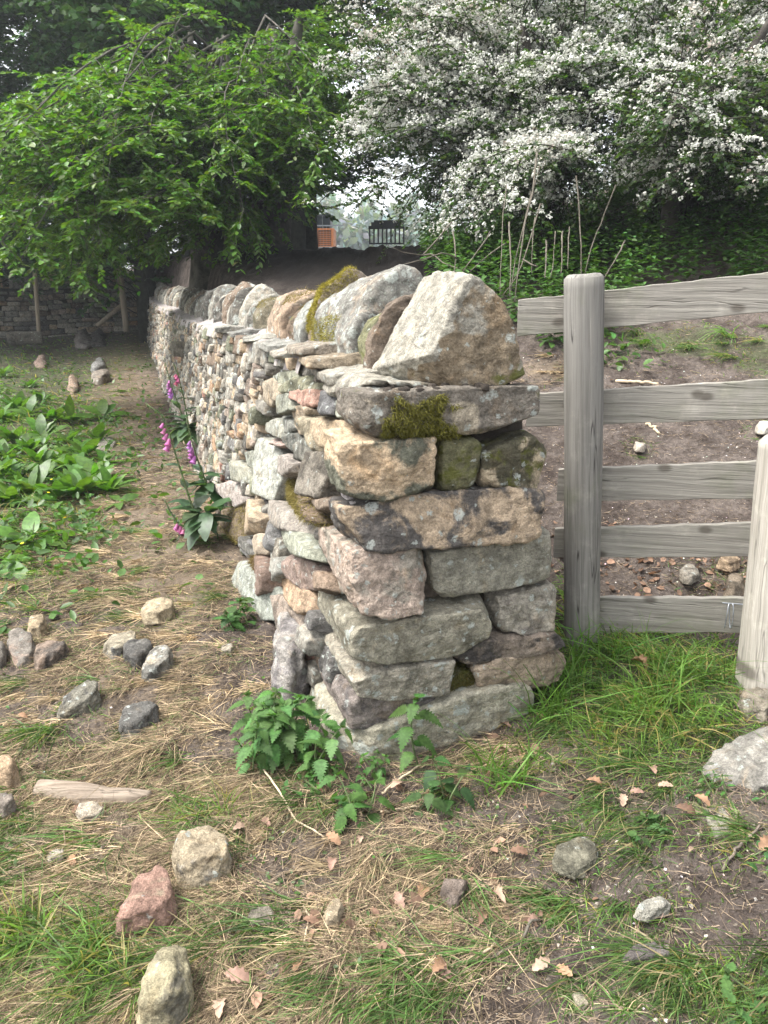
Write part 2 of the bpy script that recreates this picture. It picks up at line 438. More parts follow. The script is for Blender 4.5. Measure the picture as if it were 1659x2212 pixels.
GREEN = [(1400, 1500, 250, 130, 1.0), (1300, 1700, 240, 90, .75), (1090, 1710, 170, 60, .4), (1330, 1790, 170, 60, .65), (1600, 1800, 80, 80, .6),
         (160, 2050, 230, 110, .95), (60, 2170, 160, 90, .6), (30, 1840, 80, 80, .9), (60, 1720, 90, 50, .6), (450, 1760, 120, 50, .75), (110, 1610, 140, 40, .4), (250, 1500, 90, 40, .3),
         (850, 2120, 130, 80, .65), (1500, 2130, 200, 80, .75), (1240, 1960, 80, 60, .5), (1150, 1800, 120, 60, .4), (1450, 1930, 50, 40, .4),
         (40, 1230, 130, 110, .9), (110, 1170, 140, 70, .8), (260, 1180, 130, 40, .45), (400, 1310, 150, 50, .55), (490, 1280, 60, 60, .6), (240, 1330, 120, 50, .4),
         (20, 930, 270, 230, 1.0), (70, 790, 210, 70, 1.0), (140, 735, 150, 30, .9), (60, 1120, 200, 80, .8), (130, 1050, 160, 60, .8), (250, 850, 60, 40, .4), (300, 890, 60, 25, .35), (60, 800, 200, 60, .7), (330, 2030, 90, 60, .5), (690, 1760, 90, 60, .35), (640, 1640, 80, 60, .4),
         (1500, 740, 170, 40, .9), (1640, 770, 70, 50, .9), (1330, 780, 60, 30, .5), (1650, 450, 60, 120, .9), (1230, 1330, 20, 90, .8), (-420, 950, 330, 330, 1.0), (-380, 1900, 250, 300, .6), (2000, 1550, 300, 230, .7), (2000, 2050, 300, 200, .5), (2000, 750, 250, 80, .8)]
STRAWB = [(300, 1150, 330, 230, 1.0), (420, 1250, 130, 120, 1.0), (250, 1480, 350, 180, .75), (150, 1800, 330, 220, .95), (500, 1700, 200, 160, .75), (420, 1900, 330, 150, .8), (520, 2080, 330, 140, .6), (800, 2000, 250, 150, .35), (265, 900, 120, 150, 1.0), (255, 760, 80, 70, .9), (900, 1850, 200, 120, .3), (330, 2150, 350, 100, .8),
          (1200, 800, 120, 30, .9), (1050, 1650, 150, 60, .4), (-350, 1500, 420, 400, .9), (-350, 2100, 420, 250, .8)]
DARKB = [(760, 580, 320, 70, 1.0), (450, 640, 250, 60, .9)]
gpx, gpy, gd = proj(np.stack([GX, GY, GZ], -1))
ok = gd > .3
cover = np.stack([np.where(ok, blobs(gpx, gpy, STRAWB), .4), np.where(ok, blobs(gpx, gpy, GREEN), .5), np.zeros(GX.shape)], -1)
gu = (GX - O[0]) * NR[0] + (GY - O[1]) * NR[1]; gs = (GX - O[0]) * A[0] + (GY - O[1]) * A[1]
cover[..., 2] = smooth(6.8, 8.2, GY) * smooth(.5, 1.2, gu) * (1 - smooth(20, 30, GY)) * (1 - smooth(1.5, 3, GX))  # mask of the rear bank whose soil colour carries the tree shade
cover[..., 1] = np.where((GY > 14) & (gu < .3), .8, cover[..., 1])
def ground_material():
    m, t, out = new_mat("soil_and_turf"); b = princ(t, out, .97, .12)
    tc = nd(t, "ShaderNodeTexCoord"); v = tc.outputs['Object']
    cs = nd(t, "ShaderNodeSeparateXYZ"); lk(t, attr(t, "cover").outputs['Vector'], cs.inputs[0])
    n = noise(t, v, 6, 7, .65); nf = noise(t, v, 45, 8, .7); ng = noise(t, v, 190, 4, .7)
    c = mixc(t, mrange(t, n, .35, .65), (.060, .047, .040), (.135, .112, .097))
    c = mixc(t, 1.0, c, grey(t, nf, .55, 1.35), 'MULTIPLY')
    stv = mth(t, 'ADD', mth(t, 'MULTIPLY', cs.outputs[0], .55), mth(t, 'SUBTRACT', nf, .5))
    c = mixc(t, mrange(t, stv, .25, .55, 0, .45), c, (.24, .185, .12))
    gv = mth(t, 'ADD', mth(t, 'MULTIPLY', cs.outputs[1], .6), mth(t, 'SUBTRACT', n, .5))
    c = mixc(t, mrange(t, gv, .3, .6, 0, .6), c, (.055, .075, .025))
    c = mixc(t, cs.outputs[2], c, mixc(t, nf, (.006, .005, .005), (.022, .018, .016)))  # dark soil, its colour deepened further for the shade under the trees
    vo = nd(t, "ShaderNodeTexVoronoi"); vo.inputs['Scale'].default_value = 75; lk(t, v, vo.inputs['Vector'])
    vc = nd(t, "ShaderNodeSeparateXYZ"); lk(t, vo.outputs['Color'], vc.inputs[0])
    gm = mth(t, 'MULTIPLY', mrange(t, vo.outputs['Distance'], .12, .2, 1, 0), mrange(t, vc.outputs[0], .72, .8))
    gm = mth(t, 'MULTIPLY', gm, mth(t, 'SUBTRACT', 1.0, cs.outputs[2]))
    c = mixc(t, mth(t, 'MULTIPLY', gm, .7), c, (.38, .34, .30))
    c = mixc(t, 1.0, c, grey(t, ng, .7, 1.28), 'MULTIPLY')
    lk(t, c, b.inputs['Base Color'])
    h = mth(t, 'ADD', noise(t, v, 30, 9, .72), mth(t, 'ADD', mth(t, 'MULTIPLY', gm, .3), mth(t, 'MULTIPLY', ng, .25)))
    bump(t, b, h, .9, .03); return m
M_GROUND = ground_material()
idx = np.arange(GX.size).reshape(GX.shape)
Fg = np.stack([idx[:-1, :-1], idx[:-1, 1:], idx[1:, 1:], idx[1:, :-1]], -1).reshape(-1, 4)
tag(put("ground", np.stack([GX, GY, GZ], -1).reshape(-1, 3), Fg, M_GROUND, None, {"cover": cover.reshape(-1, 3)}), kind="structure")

# ------------------------------------------------------------------ stones
_cube = {}
def cube_grid(res):
    if res in _cube: return _cube[res]
    key = {}; V = []; F = []
    g = np.linspace(-1, 1, res + 1)
    def vid(p):
        k = tuple(np.round(p, 6))
        if k not in key: key[k] = len(V); V.append(p)
        return key[k]
    for ax in range(3):
        for sg in (-1, 1):
            b, c = (ax + 1) % 3, (ax + 2) % 3
            for i in range(res):
                for j in range(res):
                    q = []
                    for (ii, jj) in ((i, j), (i + 1, j), (i + 1, j + 1), (i, j + 1)):
                        p = np.zeros(3); p[ax] = sg; p[b] = g[ii]; p[c] = g[jj]; q.append(vid(p))
                    F.append(q if sg > 0 else q[::-1])
    _cube[res] = (np.array(V), np.array(F)); return _cube[res]
def hull2(P):
    P = sorted(map(tuple, P))
    def half(pts):
        h = []
        for p in pts:
            while len(h) > 1 and (h[-1][0] - h[-2][0]) * (p[1] - h[-2][1]) - (h[-1][1] - h[-2][1]) * (p[0] - h[-2][0]) <= 0: h.pop()
            h.append(p)
        return h
    a, b = half(P), half(P[::-1]); return np.array(a[:-1] + b[:-1])
def poly_planes(poly, grow=0.0, slope=0.0):
    """2-D polygon -> centre, side planes of a prism along local z, half sizes"""
    H = hull2(poly); c = (H.min(0) + H.max(0)) / 2
    pl = []
    for i in range(len(H)):
        a, b = H[i], H[(i + 1) % len(H)]
        e = b - a; L = np.hypot(*e)
        if L < 1e-5: continue
        n = np.array([e[1], -e[0]]) / L; d = (a - c) @ n + grow
        sl = slope + random.uniform(-.07, .07)
        nn = np.array([n[0], n[1], sl]); q = np.linalg.norm(nn); pl.append((nn / q, max(d, .004) / q))
    return c, pl, (H.max(0) - H.min(0)) / 2
def stone(axes, center, planes, half, res, p=16, rough=.006, seed=0, facets=0, strata=0.0):
    ex, ey, ez = axes
    Cv, F = cube_grid(res)
    half = np.asarray(half, float)
    r = random.Random(seed)
    pl = list(planes); p = p * 3.4
    if res >= 12:                                           # shallow flake scars across the broad faces
        for (n0, d0) in list(pl):
            k_ = 4 if res >= 40 else 2
            for _ in range(k_):
                n = np.asarray(n0, float) + np.array([r.gauss(0, min(.11, .011 / half[i_])) for i_ in range(3)]); q_ = np.linalg.norm(n)
                pl.append((n / q_, (d0 + r.uniform(.0, .006)) / q_))
    for _ in range(facets):                                 # knocked-off corners and edges
        n = np.array([r.gauss(0, 1), r.gauss(0, 1), r.gauss(0, 1)]); n /= np.linalg.norm(n)
        d = sum(abs(n[i]) * half[i] for i in range(3)) * r.uniform(.72, .9)
        pl.append((n, d))
    Nn = np.array([a for a, b in pl]); Dd = np.array([max(b, .003) for a, b in pl])
    q = Cv * half
    e = np.maximum(q @ Nn.T, 0) / Dd
    g = (e ** p).sum(1); rr = g ** (-1.0 / p)
    v = q * rr[:, None]
    w = e ** p
    nr = norm((w[:, :, None] * Nn[None]).sum(1))
    sd = int(seed * 7919) % 9973
    sc = max(half.max(), .03)
    off = np.array([sd * .37, sd * .11, sd * .73])
    dsp = rough * (.45 * fbm(v * (1.5 / sc) + off, 2, sd) + .42 * fbm(v * (5.0 / sc) + off, 3, sd + 5))
    if res >= 20: dsp = dsp + .0022 * fbm(v * 42 + off, 3, sd + 8) + .0010 * fbm(v * 120 + off, 2, sd + 12)
    if res >= 30: dsp = dsp + rough * .55 * (np.abs(vnoise(v * 15 + off, sd + 21)) + .5 * np.abs(vnoise(v * 34 + off, sd + 22)) - .35)
    rid = 1 - np.abs(vnoise(v * (2.6 / sc) + off, sd + 9)) * 2
    dsp = dsp + rough * .5 * np.clip(rid, -.5, 1) * .8
    if strata: dsp = dsp + strata * vnoise(np.stack([v[:, 0] * 3, v[:, 1] * 55, v[:, 2] * 3], 1) + off, sd + 3)
    v = v + nr * dsp[:, None]
    Wv = np.asarray(center) + v[:, :1] * ex + v[:, 1:2] * ey + v[:, 2:3] * ez
    return Wv, F, v / half
GREY = lin(142, 139, 130); DGREY = lin(104, 101, 96); TAN = lin(172, 146, 110); PINK = lin(164, 142, 126); GREEN_S = lin(122, 128, 100)
OLIVE = lin(104, 104, 62); BROWN = lin(124, 102, 82); PALE = lin(176, 168, 152); SLATE = lin(104, 103, 104); ORANGE = lin(180, 136, 90); RED = lin(170, 112, 92); BLACK = lin(52, 52, 52)
PALETTE = [(GREY, 6), (DGREY, 1.6), (TAN, 3.2), (PINK, 1.8), (GREEN_S, 1.4), (BROWN, 1.1), (PALE, 4.5), (SLATE, 1.2), (ORANGE, .5), (RED, .25)]
def pick(r):
    t = r.uniform(0, sum(w for _, w in PALETTE))
    for c, w in PALETTE:
        t -= w
        if t <= 0: break
    return c * r.uniform(.78, 1.12)
def stone_attrs(n, t1, t2=None, patch=.42, moss=.3, lich=.3, seed=0.0):
    def ds(c):
        c = np.asarray(c, float); l_ = (c @ np.array([.3, .55, .15]))[..., None]; return (l_ * np.array([1.04, 1.0, .92]) * .25 + .75 * (l_ + (c - l_) * .72)) * np.array([1.03, 1.0, .94])
    t1 = ds(t1); t2 = ds(t2) if t2 is not None else None
    t1 = np.broadcast_to(t1, (n, 3)); t2 = t1 * .5 if t2 is None else np.broadcast_to(t2, (n, 3))
    prm = np.stack([np.broadcast_to(a, (n,)) for a in (patch, moss, lich)], 1)
    return dict(tint=t1, tint2=t2, prm=prm, seed=np.full(n, float(seed)))

# ------------------------------------------------------------------ the dry stone wall
WL = 21.5                                                     # length
wall = thing("dry_stone_wall", "long dry stone wall of mixed stones with upright coping, ending in squared blocks", "stone wall", (O[0], O[1], 0))
wall['kind'] = 'thing'
axE = (NR, Z, -A)
# end stones: outline on the end face, depth into the wall, colours, look
def tuft_moss(parent, V, Nrm, n, length, label=None, cols=((.09, .085, .02), (.2, .19, .05))):
    k = rng.integers(0, len(V), n)
    P = V[k] + rng.normal(size=(n, 3)) * .004
    D = norm(Nrm[k] + rng.normal(size=(n, 3)) * .8 + np.array([0, 0, -.3]))
    L = rng.uniform(.4, 1.1, n) * length
    Vv, F, m = strips(P, D, L, rng.uniform(.0016, .0034, n), rng.normal(size=(n, 3)) * .35 + np.array([0, 0, -.25]), 2)
    c = np.array(cols[0]) + (np.array(cols[1]) - cols[0]) * rng.uniform(0, 1, (n, 1)) ** 1.3
    put("moss", Vv, F, M_MOSS, parent, {"tint": np.repeat(c, m, 0)}, label=label)
def end_stone(name, poly, depth, t1, t2=None, label=None, s=0.0, patch=.42, moss=.28, lich=.3, rough=.007, p=17, facets=3, res=72, seed=1, grow=.0, pfun=None, strata=0, mossfun=None, tilt=(0, 0), nmoss=0, chamf=3):
    c, pl, h = poly_planes(on_end(poly, s), grow + .004, -.02)
    hz = depth / 2
    r = random.Random(seed * 3 + 1)
    n = np.array([tilt[0], tilt[1], 1.0]); n /= np.linalg.norm(n)
    pl = pl + [(n, hz * n[2]), (np.array([0, 0, -1.0]), hz)]
    side = [a for a in pl[:-2]]
    for _ in range(chamf):                                   # worn front edges
        a, d = r.choice(side); m = a + np.array([r.uniform(-.3, .3), r.uniform(-.3, .3), r.uniform(.5, 1.1)]); q = np.linalg.norm(m)
        pl.append((m / q, (d * 1.0 + hz * m[2] * r.uniform(.90, .97)) / q))
    cen = W(s + hz, c[0], c[1])
    V, F, lv = stone(axE, cen, pl, (h[0], h[1], hz), res, p, rough, seed, 0, strata)
    if pfun: patch = pfun(lv)
    if mossfun: moss = mossfun(lv)
    o = put(name, V, F, M_STONE, wall, stone_attrs(len(V), t1, t2, patch, moss, lich, seed * 1.37), label=label)
    return o, V, lv
def wpt(z, pts): return [z(*q) for q in pts]
E = {}
E[15] = end_stone("end_stone", wpt(z2, [(400, 1180), (415, 1110), (480, 1085), (700, 1010), (860, 925), (1300, 840), (1345, 880), (1340, 960), (1200, 1030), (1000, 1090), (850, 1160), (700, 1230), (430, 1330)]), .6, lin(156, 152, 130), lin(132, 128, 104), "pale greenish foundation block at the foot of the wall end", s=-.03, moss=.26, lich=.42, seed=15, p=14, rough=.012)
E[14] = end_stone("end_stone", wpt(z2, [(425, 1000), (445, 925), (600, 890), (640, 855), (880, 850), (885, 900), (810, 940), (690, 1010), (620, 1045), (440, 1065)]), .45, lin(128, 116, 112), lin(96, 90, 92), "purple grey block resting on the foundation block", s=-.0, patch=.46, lich=.15, seed=14, rough=.010, tilt=(-.05, -.15))
E[12] = end_stone("end_stone", wpt(z2, [(480, 800), (540, 765), (930, 708), (948, 760), (930, 850), (800, 865), (600, 880), (520, 905), (465, 890), (445, 850)]), .42, lin(146, 139, 122), lin(116, 112, 96), "mid grey slab speckled with pale lichen, above the nettle stalk", s=-.02, lich=.46, moss=.33, seed=12)
E[13] = end_stone("end_stone", wpt(z2, [(892, 880), (955, 770), (1020, 765), (1050, 860), (1035, 930), (950, 950), (895, 910)]), .3, lin(96, 90, 62), lin(60, 60, 34), "small upright stone furred with brown green moss", s=.02, moss=.62, lich=.05, seed=13, p=10, res=36)
E[11] = end_stone("end_stone", wpt(z2, [(1015, 770), (1200, 705), (1475, 668), (1482, 730), (1455, 832), (1260, 838), (1080, 876), (1040, 840)]), .4, lin(156, 134, 108), lin(134, 116, 94), "rough brownish tan block low at the right corner", s=-.01, lich=.12, moss=.2, seed=11, rough=.012)
E[10] = end_stone("end_stone", wpt(z2, [(938, 705), (1070, 625), (1250, 592), (1440, 580), (1467, 622), (1450, 668), (1230, 700), (1000, 745)]), .4, lin(128, 112, 98), lin(66, 62, 62), "thin dark slab with rusty right end", s=-.02, patch=.52, lich=.1, seed=10, rough=.008)
E[9] = end_stone("end_stone", wpt(z2, [(1128, 430), (1420, 355), (1450, 420), (1442, 545), (1380, 582), (1230, 594), (1135, 575)]), .35, lin(142, 136, 122), lin(114, 106, 98), "grey block with flaked face beside the long slab", s=.0, lich=.34, seed=9, rough=.016)
E[8] = end_stone("end_stone", wpt(z2, [(445, 590), (470, 560), (600, 528), (1115, 432), (1138, 470), (1130, 600), (1060, 645), (900, 712), (640, 745), (500, 757), (436, 740)]), .48, lin(140, 136, 116), lin(114, 110, 92), "long flat grey lintel block dotted with lichen spots", s=-.03, lich=.36, moss=.3, patch=.46, seed=8, p=26, rough=.0045, chamf=1)
E[7] = end_stone("end_stone", wpt(z2, [(833, 205), (860, 185), (1395, 122), (1450, 160), (1470, 285), (1400, 362), (1200, 412), (900, 462), (850, 405)]), .42, lin(138, 136, 120), lin(112, 110, 98), "big grey green block with darkened top, right of the pinkish block", s=-.01, lich=.3, moss=.3, seed=7, p=20, rough=.006)
E[6] = end_stone("end_stone", wpt(z2, [(432, 210), (520, 185), (800, 158), (836, 225), (838, 330), (805, 488), (650, 522), (505, 532), (465, 440)]), .40, lin(172, 148, 132), lin(146, 138, 124), "bulky pinkish block with rounded edges at the left corner", s=-.04, lich=.36, patch=.44, moss=.24, seed=6, p=15, rough=.011, tilt=(-.06, .1))
E[5] = end_stone("end_stone", wpt(z1, [(385, 1190), (450, 1175), (900, 1130), (1010, 1108), (1140, 1128), (1382, 1136), (1388, 1310), (1290, 1342), (1150, 1326), (800, 1345), (520, 1372), (450, 1345), (395, 1260)]), .22, lin(168, 142, 108), lin(84, 80, 80), "long bridging slab stained black and tan", s=-.02, lich=.22, seed=5, rough=.013, p=15, pfun=lambda v: .53 - .10 * smooth(.2, .9, v[:, 0]), tilt=(0, .12))
E[2] = end_stone("end_stone", wpt(z1, [(405, 860), (430, 848), (850, 868), (868, 1095), (790, 1155), (490, 1172), (410, 1130)]), .22, lin(188, 158, 116), lin(102, 106, 88), "large sandy block with greenish lower edge", s=-.02, lich=.1, moss=.26, seed=2, rough=.010, p=20, pfun=lambda v: .40 + .20 * smooth(-.25, -.75, v[:, 1] - .15 * v[:, 0]) + .2 * smooth(-.8, -1, v[:, 0]) * smooth(.3, -.3, v[:, 1]), tilt=(-.04, .05))
E[3] = end_stone("end_stone", wpt(z1, [(862, 862), (1055, 846), (1082, 900), (1080, 1015), (1042, 1100), (880, 1120), (866, 1080)]), .34, lin(114, 114, 66), lin(96, 92, 60), "olive green middle stone between two larger blocks", s=.0, moss=.50, lich=.05, seed=3, p=11, rough=.006)
E[4] = end_stone("end_stone", wpt(z1, [(1082, 895), (1110, 870), (1300, 812), (1388, 858), (1402, 990), (1382, 1135), (1120, 1122), (1082, 1085)]), .38, lin(86, 82, 58), lin(176, 156, 120), "dark mossy block with a white lichen splash, by the fence post", s=.0, moss=.46, lich=.36, seed=4, rough=.009, pfun=lambda v: .40 + .22 * smooth(-.45, -.85, v[:, 0]) * smooth(.3, -.2, v[:, 1]))
E[1] = end_stone("end_stone", wpt(z1, [(465, 690), (475, 655), (560, 640), (900, 640), (1200, 622), (1350, 612), (1368, 700), (1352, 790), (1105, 848), (900, 862), (580, 872), (480, 800)]), .26, lin(116, 108, 98), lin(168, 154, 128), "broad capping slab with a cushion of moss, under the top stone", s=-.03, patch=.42, lich=.36, moss=.36, seed=1, rough=.010, p=17, pfun=lambda v: .36 + .26 * np.exp(-((v[:, 0] - .12) / .2) ** 2) * smooth(.6, .2, v[:, 1]), tilt=(0, .06))
# moss cushions
o, V, lv = E[1]
nz_ = vnoise(V * 22, 5) * .5 + vnoise(V * 55, 6) * .3
m = (lv[:, 2] > .5) & (np.abs(lv[:, 0] + .30) + .30 * nz_ + .10 * (lv[:, 1] + .3) ** 2 < .30) & (lv[:, 1] + .5 * nz_ < .55)
tuft_moss(o, V[m], np.broadcast_to(-A, V[m].shape), 8500, .013)
m2 = m & (np.abs(lv[:, 0] + .42) < .2) & (lv[:, 1] < .2)
o, V, lv = E[13]
m = (lv[:, 2] > .4) & (lv[:, 1] > -.7)
tuft_moss(o, V[m], np.broadcast_to(-A, V[m].shape), 2600, .014, cols=((.07, .06, .02), (.16, .14, .05)))
# top stone: steep left slope, broad front face
tp = on_end(wpt(z1, [(592, 545), (600, 500), (650, 300), (760, 160), (880, 72), (1000, 85), (1090, 150), (1150, 230), (1205, 330), (1235, 470), (1255, 580), (1190, 605), (720, 636), (610, 575)]), .06)
c, pl, h = poly_planes(tp, .016, 0)
hz = .175
pl = [(a_, d_) for a_, d_ in pl if not (a_[0] < -.3 and a_[1] > -.2)]
pl += [(norm(np.array([.05, .04, 1.0])), hz * .97), (np.array([0, 0, -1.0]), hz)]
pl += [(norm(np.array([-.87, .49, .065])), .072), (norm(np.array([-.45, .89, .0])), .166), (norm(np.array([.05, .8, .6])), .225), (norm(np.array([.5, .8, .25])), .24), (norm(np.array([-.66, .7, .3])), .134), (norm(np.array([-.7, -.6, .3])), .165)]
V, F, lv = stone(axE, W(.02 + hz, c[0], c[1]), pl, (h[0], h[1], hz), 84, 16, .008, 77, 0)
xx, yy = lv[:, 0] * h[0], lv[:, 1] * h[1]
face = smooth(-.012, .012, xx + .135 - (yy + .17) * .55 + .02 * vnoise(lv * 6, 3)) * smooth(.15, .125, yy + .02 * vnoise(lv * 5, 4)) * smooth(-.9, .3, lv[:, 2])
top_o = put("end_coping_stone", V, F, M_STONE, wall, stone_attrs(len(V), lin(154, 151, 138), lin(140, 120, 88), .22 + .34 * face, .22 + .22 * smooth(-.1, -.9, lv[:, 1]) + .12 * smooth(.5, .9, lv[:, 0]), .20, 7.7), label="largest coping stone, pale wedge with a sloping left face and brown front, on top of the wall end")
# crumbly soil under it
mb = MB()
P0 = on_end(wpt(z1, [(600, 620), (1190, 615)]), .05)
for i in range(70):
    f = rng.uniform(0, 1); u = P0[0, 0] + (P0[1, 0] - P0[0, 0]) * f; sz = rng.uniform(.004, .013)
    Vv, Ff, _ = stone((NR, Z, -A), W(rng.uniform(.0, .14), u, 1.17 + rng.uniform(0, .008)), [(np.array(q, float), sz) for q in ((1, 0, 0), (-1, 0, 0), (0, 1, 0), (0, -1, 0), (0, 0, 1), (0, 0, -1))], (sz, sz * .8, sz), 3, 8, .002, i + 900, 9)
    mb.add(Vv, Ff)
mb.put("soil_packing", M_CORE, wall)

# ------------------------------------------------------------------ side face: stones read off near the corner
zs3 = lambda q: wpt(z3, q)
SIDE = [
 ([(1245, 800), (1320, 790), (1338, 900), (1325, 962), (1270, 950), (1243, 880)], lin(150, 158, 142), .35),
 ([(1180, 705), (1340, 712), (1440, 745), (1300, 782), (1240, 815), (1180, 770)], lin(150, 146, 132), .25),
 ([(1112, 795), (1200, 790), (1250, 850), (1256, 942), (1170, 925), (1110, 880)], lin(96, 98, 104), .2),
 ([(1018, 802), (1115, 798), (1115, 870), (1060, 882), (1013, 862)], lin(178, 128, 108), .1),
 ([(942, 790), (1000, 700), (1088, 730), (1082, 802), (960, 828)], lin(126, 128, 98), .25),
 ([(888, 700), (990, 690), (1000, 742), (950, 790), (888, 742)], lin(140, 146, 124), .3),
 ([(850, 755), (900, 738), (938, 790), (938, 840), (880, 892), (858, 850)], lin(164, 148, 122), .1),
 ([(912, 835), (1020, 828), (1032, 922), (928, 932)], lin(132, 138, 124), .3),
 ([(1165, 960), (1320, 958), (1332, 1012), (1235, 1042), (1232, 1122), (1190, 1132), (1163, 1060)], lin(170, 146, 110), .15),
 ([(1078, 938), (1160, 948), (1180, 1060), (1165, 1142), (1103, 1130), (1073, 1050)], lin(152, 140, 110), .2),
 ([(1000, 898), (1110, 908), (1092, 960), (1070, 1062), (1030, 1050), (1003, 980)], lin(150, 132, 106), .1),
 ([(893, 920), (990, 928), (1012, 1010), (980, 1052), (898, 1042)], lin(128, 132, 126), .25),
 ([(823, 970), (900, 948), (908, 1050), (960, 1060), (930, 1077), (828, 1042)], lin(142, 146, 136), .3),
 ([(833, 1065), (952, 1068), (952, 1112), (900, 1127), (843, 1095)], lin(164, 136, 128), .1),
 ([(953, 1060), (1030, 1038), (1042, 1110), (1000, 1162), (953, 1120)], lin(98, 102, 98), .25),
 ([(998, 1100), (1080, 1073), (1117, 1150), (1107, 1217), (1008, 1192)], lin(116, 116, 108), .25),
 ([(1118, 1160), (1232, 1138), (1212, 1250), (1172, 1417), (1083, 1392), (1108, 1250)], lin(132, 124, 112), .1),
 ([(1033, 1238), (1110, 1233), (1102, 1300), (1082, 1382), (1033, 1340)], lin(174, 158, 126), .1),
 ([(863, 1165), (970, 1148), (1042, 1210), (1032, 1302), (930, 1292), (868, 1260)], lin(152, 142, 136), .25),
 ([(800, 1060), (862, 1130), (892, 1250), (852, 1432), (778, 1382), (788, 1180)], lin(158, 164, 156), .3),
 ([(738, 1160), (800, 1150), (802, 1262), (748, 1232)], lin(132, 138, 126), .3),
 ([(653, 1200), (750, 1250), (752, 1332), (658, 1312)], lin(140, 142, 126), .3),
 ([(868, 1328), (920, 1308), (1092, 1430), (1192, 1562), (1172, 1592), (1060, 1542), (898, 1442)], lin(128, 104, 76), .05),
 ([(1078, 1418), (1242, 1398), (1252, 1470), (1172, 1522), (1108, 1470)], lin(132, 112, 92), .1),
 ([(858, 1418), (950, 1488), (1082, 1570), (1082, 1642), (940, 1602), (858, 1512)], lin(146, 138, 130), .2),
 ([(938, 1588), (1000, 1588), (1112, 1720), (1122, 1792), (1010, 1752), (943, 1640)], lin(142, 150, 132), .35),
 ([(958, 1738), (1002, 1708), (1112, 1830), (1102, 1952), (1040, 1962), (968, 1850)], lin(138, 114, 104), .15),
 ([(1103, 1838), (1192, 1888), (1207, 1952), (1128, 1952)], lin(142, 116, 92), .05),
 ([(913, 1850), (962, 1828), (1062, 1990), (1072, 2072), (1000, 2092), (928, 1982)], lin(176, 142, 104), .15),
 ([(858, 1738), (942, 1770), (952, 1852), (900, 1902), (853, 1830)], lin(140, 142, 136), .3),
 ([(788, 1508), (882, 1580), (902, 1722), (880, 1772), (798, 1702)], lin(112, 114, 118), .25),
 ([(703, 1430), (772, 1408), (802, 1522), (792, 1632), (728, 1642), (703, 1560)], lin(172, 148, 114), .1),
 ([(688, 1678), (762, 1648), (772, 1732), (720, 1762), (688, 1742)], lin(124, 124, 128), .2),
 ([(758, 1648), (812, 1628), (812, 1742), (770, 1752)], lin(170, 152, 128), .1),
 ([(733, 1758), (792, 1748), (862, 1850), (852, 1972), (810, 2002), (748, 1882)], lin(138, 110, 96), .1),
 ([(678, 1798), (742, 1788), (802, 2000), (932, 2062), (902, 2122), (820, 2132), (718, 1952)], lin(136, 146, 138), .35),
 ([(518, 1698), (622, 1678), (692, 1788), (692, 1962), (610, 2002), (558, 1902)], lin(150, 146, 134), .25),
 ([(848, 1998), (942, 1988), (1002, 2090), (1062, 2122), (1002, 2214), (898, 2172)], lin(150, 132, 118), .15),
 ([(588, 1328), (692, 1308), (692, 1422), (640, 1472), (588, 1402)], lin(158, 146, 142), .2),
 ([(600, 1500), (690, 1440), (705, 1600), (650, 1680), (600, 1640)], lin(120, 100, 80), .05),
 ([(700, 1640), (790, 1760), (735, 1760), (690, 1740)], lin(128, 128, 124), .2),
]
axS = (A, norm(Z + BAT * NR), norm(-NR + BAT * Z))
occ_s, occ_z, occ_st = 430, 130, .01
occ = np.zeros((occ_s, occ_z), bool)
def mark(poly):
    H = hull2(poly)
    S_, Z_ = np.meshgrid(np.arange(occ_s) * occ_st, np.arange(occ_z) * occ_st, indexing='ij')
    ins = np.ones(S_.shape, bool)
    for i in range(len(H)):
        a, b = H[i], H[(i + 1) % len(H)]
        ins &= ((b[0] - a[0]) * (Z_ - a[1]) - (b[1] - a[1]) * (S_ - a[0])) >= -.004
    occ[ins] = True
face_parts = 0
def face_stone(poly, out, t1, lich, res, seed, moss=.27, patch=.43, p=13, rough=.007, depth=.2, t2=None, facets=2, grow=.003):
    c, pl, h = poly_planes(poly, grow, .05)
    r = random.Random(seed)
    hz = depth / 2
    n = np.array([r.uniform(-.22, .22), r.uniform(-.12, .22), 1.0]); n /= np.linalg.norm(n)
    pl += [(n, hz * n[2]), (np.array([0, 0, -1.0]), hz)]
    for _ in range(facets):
        a, d = r.choice(pl[:-2]); q = a + np.array([r.uniform(-.4, .4), r.uniform(-.4, .4), r.uniform(.5, 1.3)]); k = np.linalg.norm(q)
        pl.append((q / k, (d + hz * q[2] * r.uniform(.84, .97)) / k))
    cen = W(c[0], BAT * c[1], c[1]) + axS[2] * (out - hz)
    V, F, lv = stone(axS, cen, pl, (h[0], h[1], hz), res, p, rough, seed)
    return V, F, stone_attrs(len(V), t1, t2, patch, moss, lich, r.uniform(0, 50)), lv
hero_side = []
for i, (q, colr, lich) in enumerate(SIDE):
    poly = on_side(zs3(q))
    mark(poly)
    big = 1.0
    V, F, at, lv = face_stone(poly, .035 + random.uniform(-.012, .02), colr, lich + .08, 22, 300 + i, p=17, grow=.010, rough=.009, t2=colr * random.choice([.5, .6, 1.25]), patch=random.uniform(.38, .5), facets=1, depth=.24)
    o = put("face_stone", V, F, M_STONE, wall, at); face_parts += 1
    hero_side.append((o, V, lv))
for k in (22, 39):
    o, V, lv = hero_side[k]; m = lv[:, 2] > .4
    tuft_moss(o, V[m], np.broadcast_to(axS[2], V[m].shape), 6000, .018, cols=((.10, .08, .025), (.27, .23, .09)))
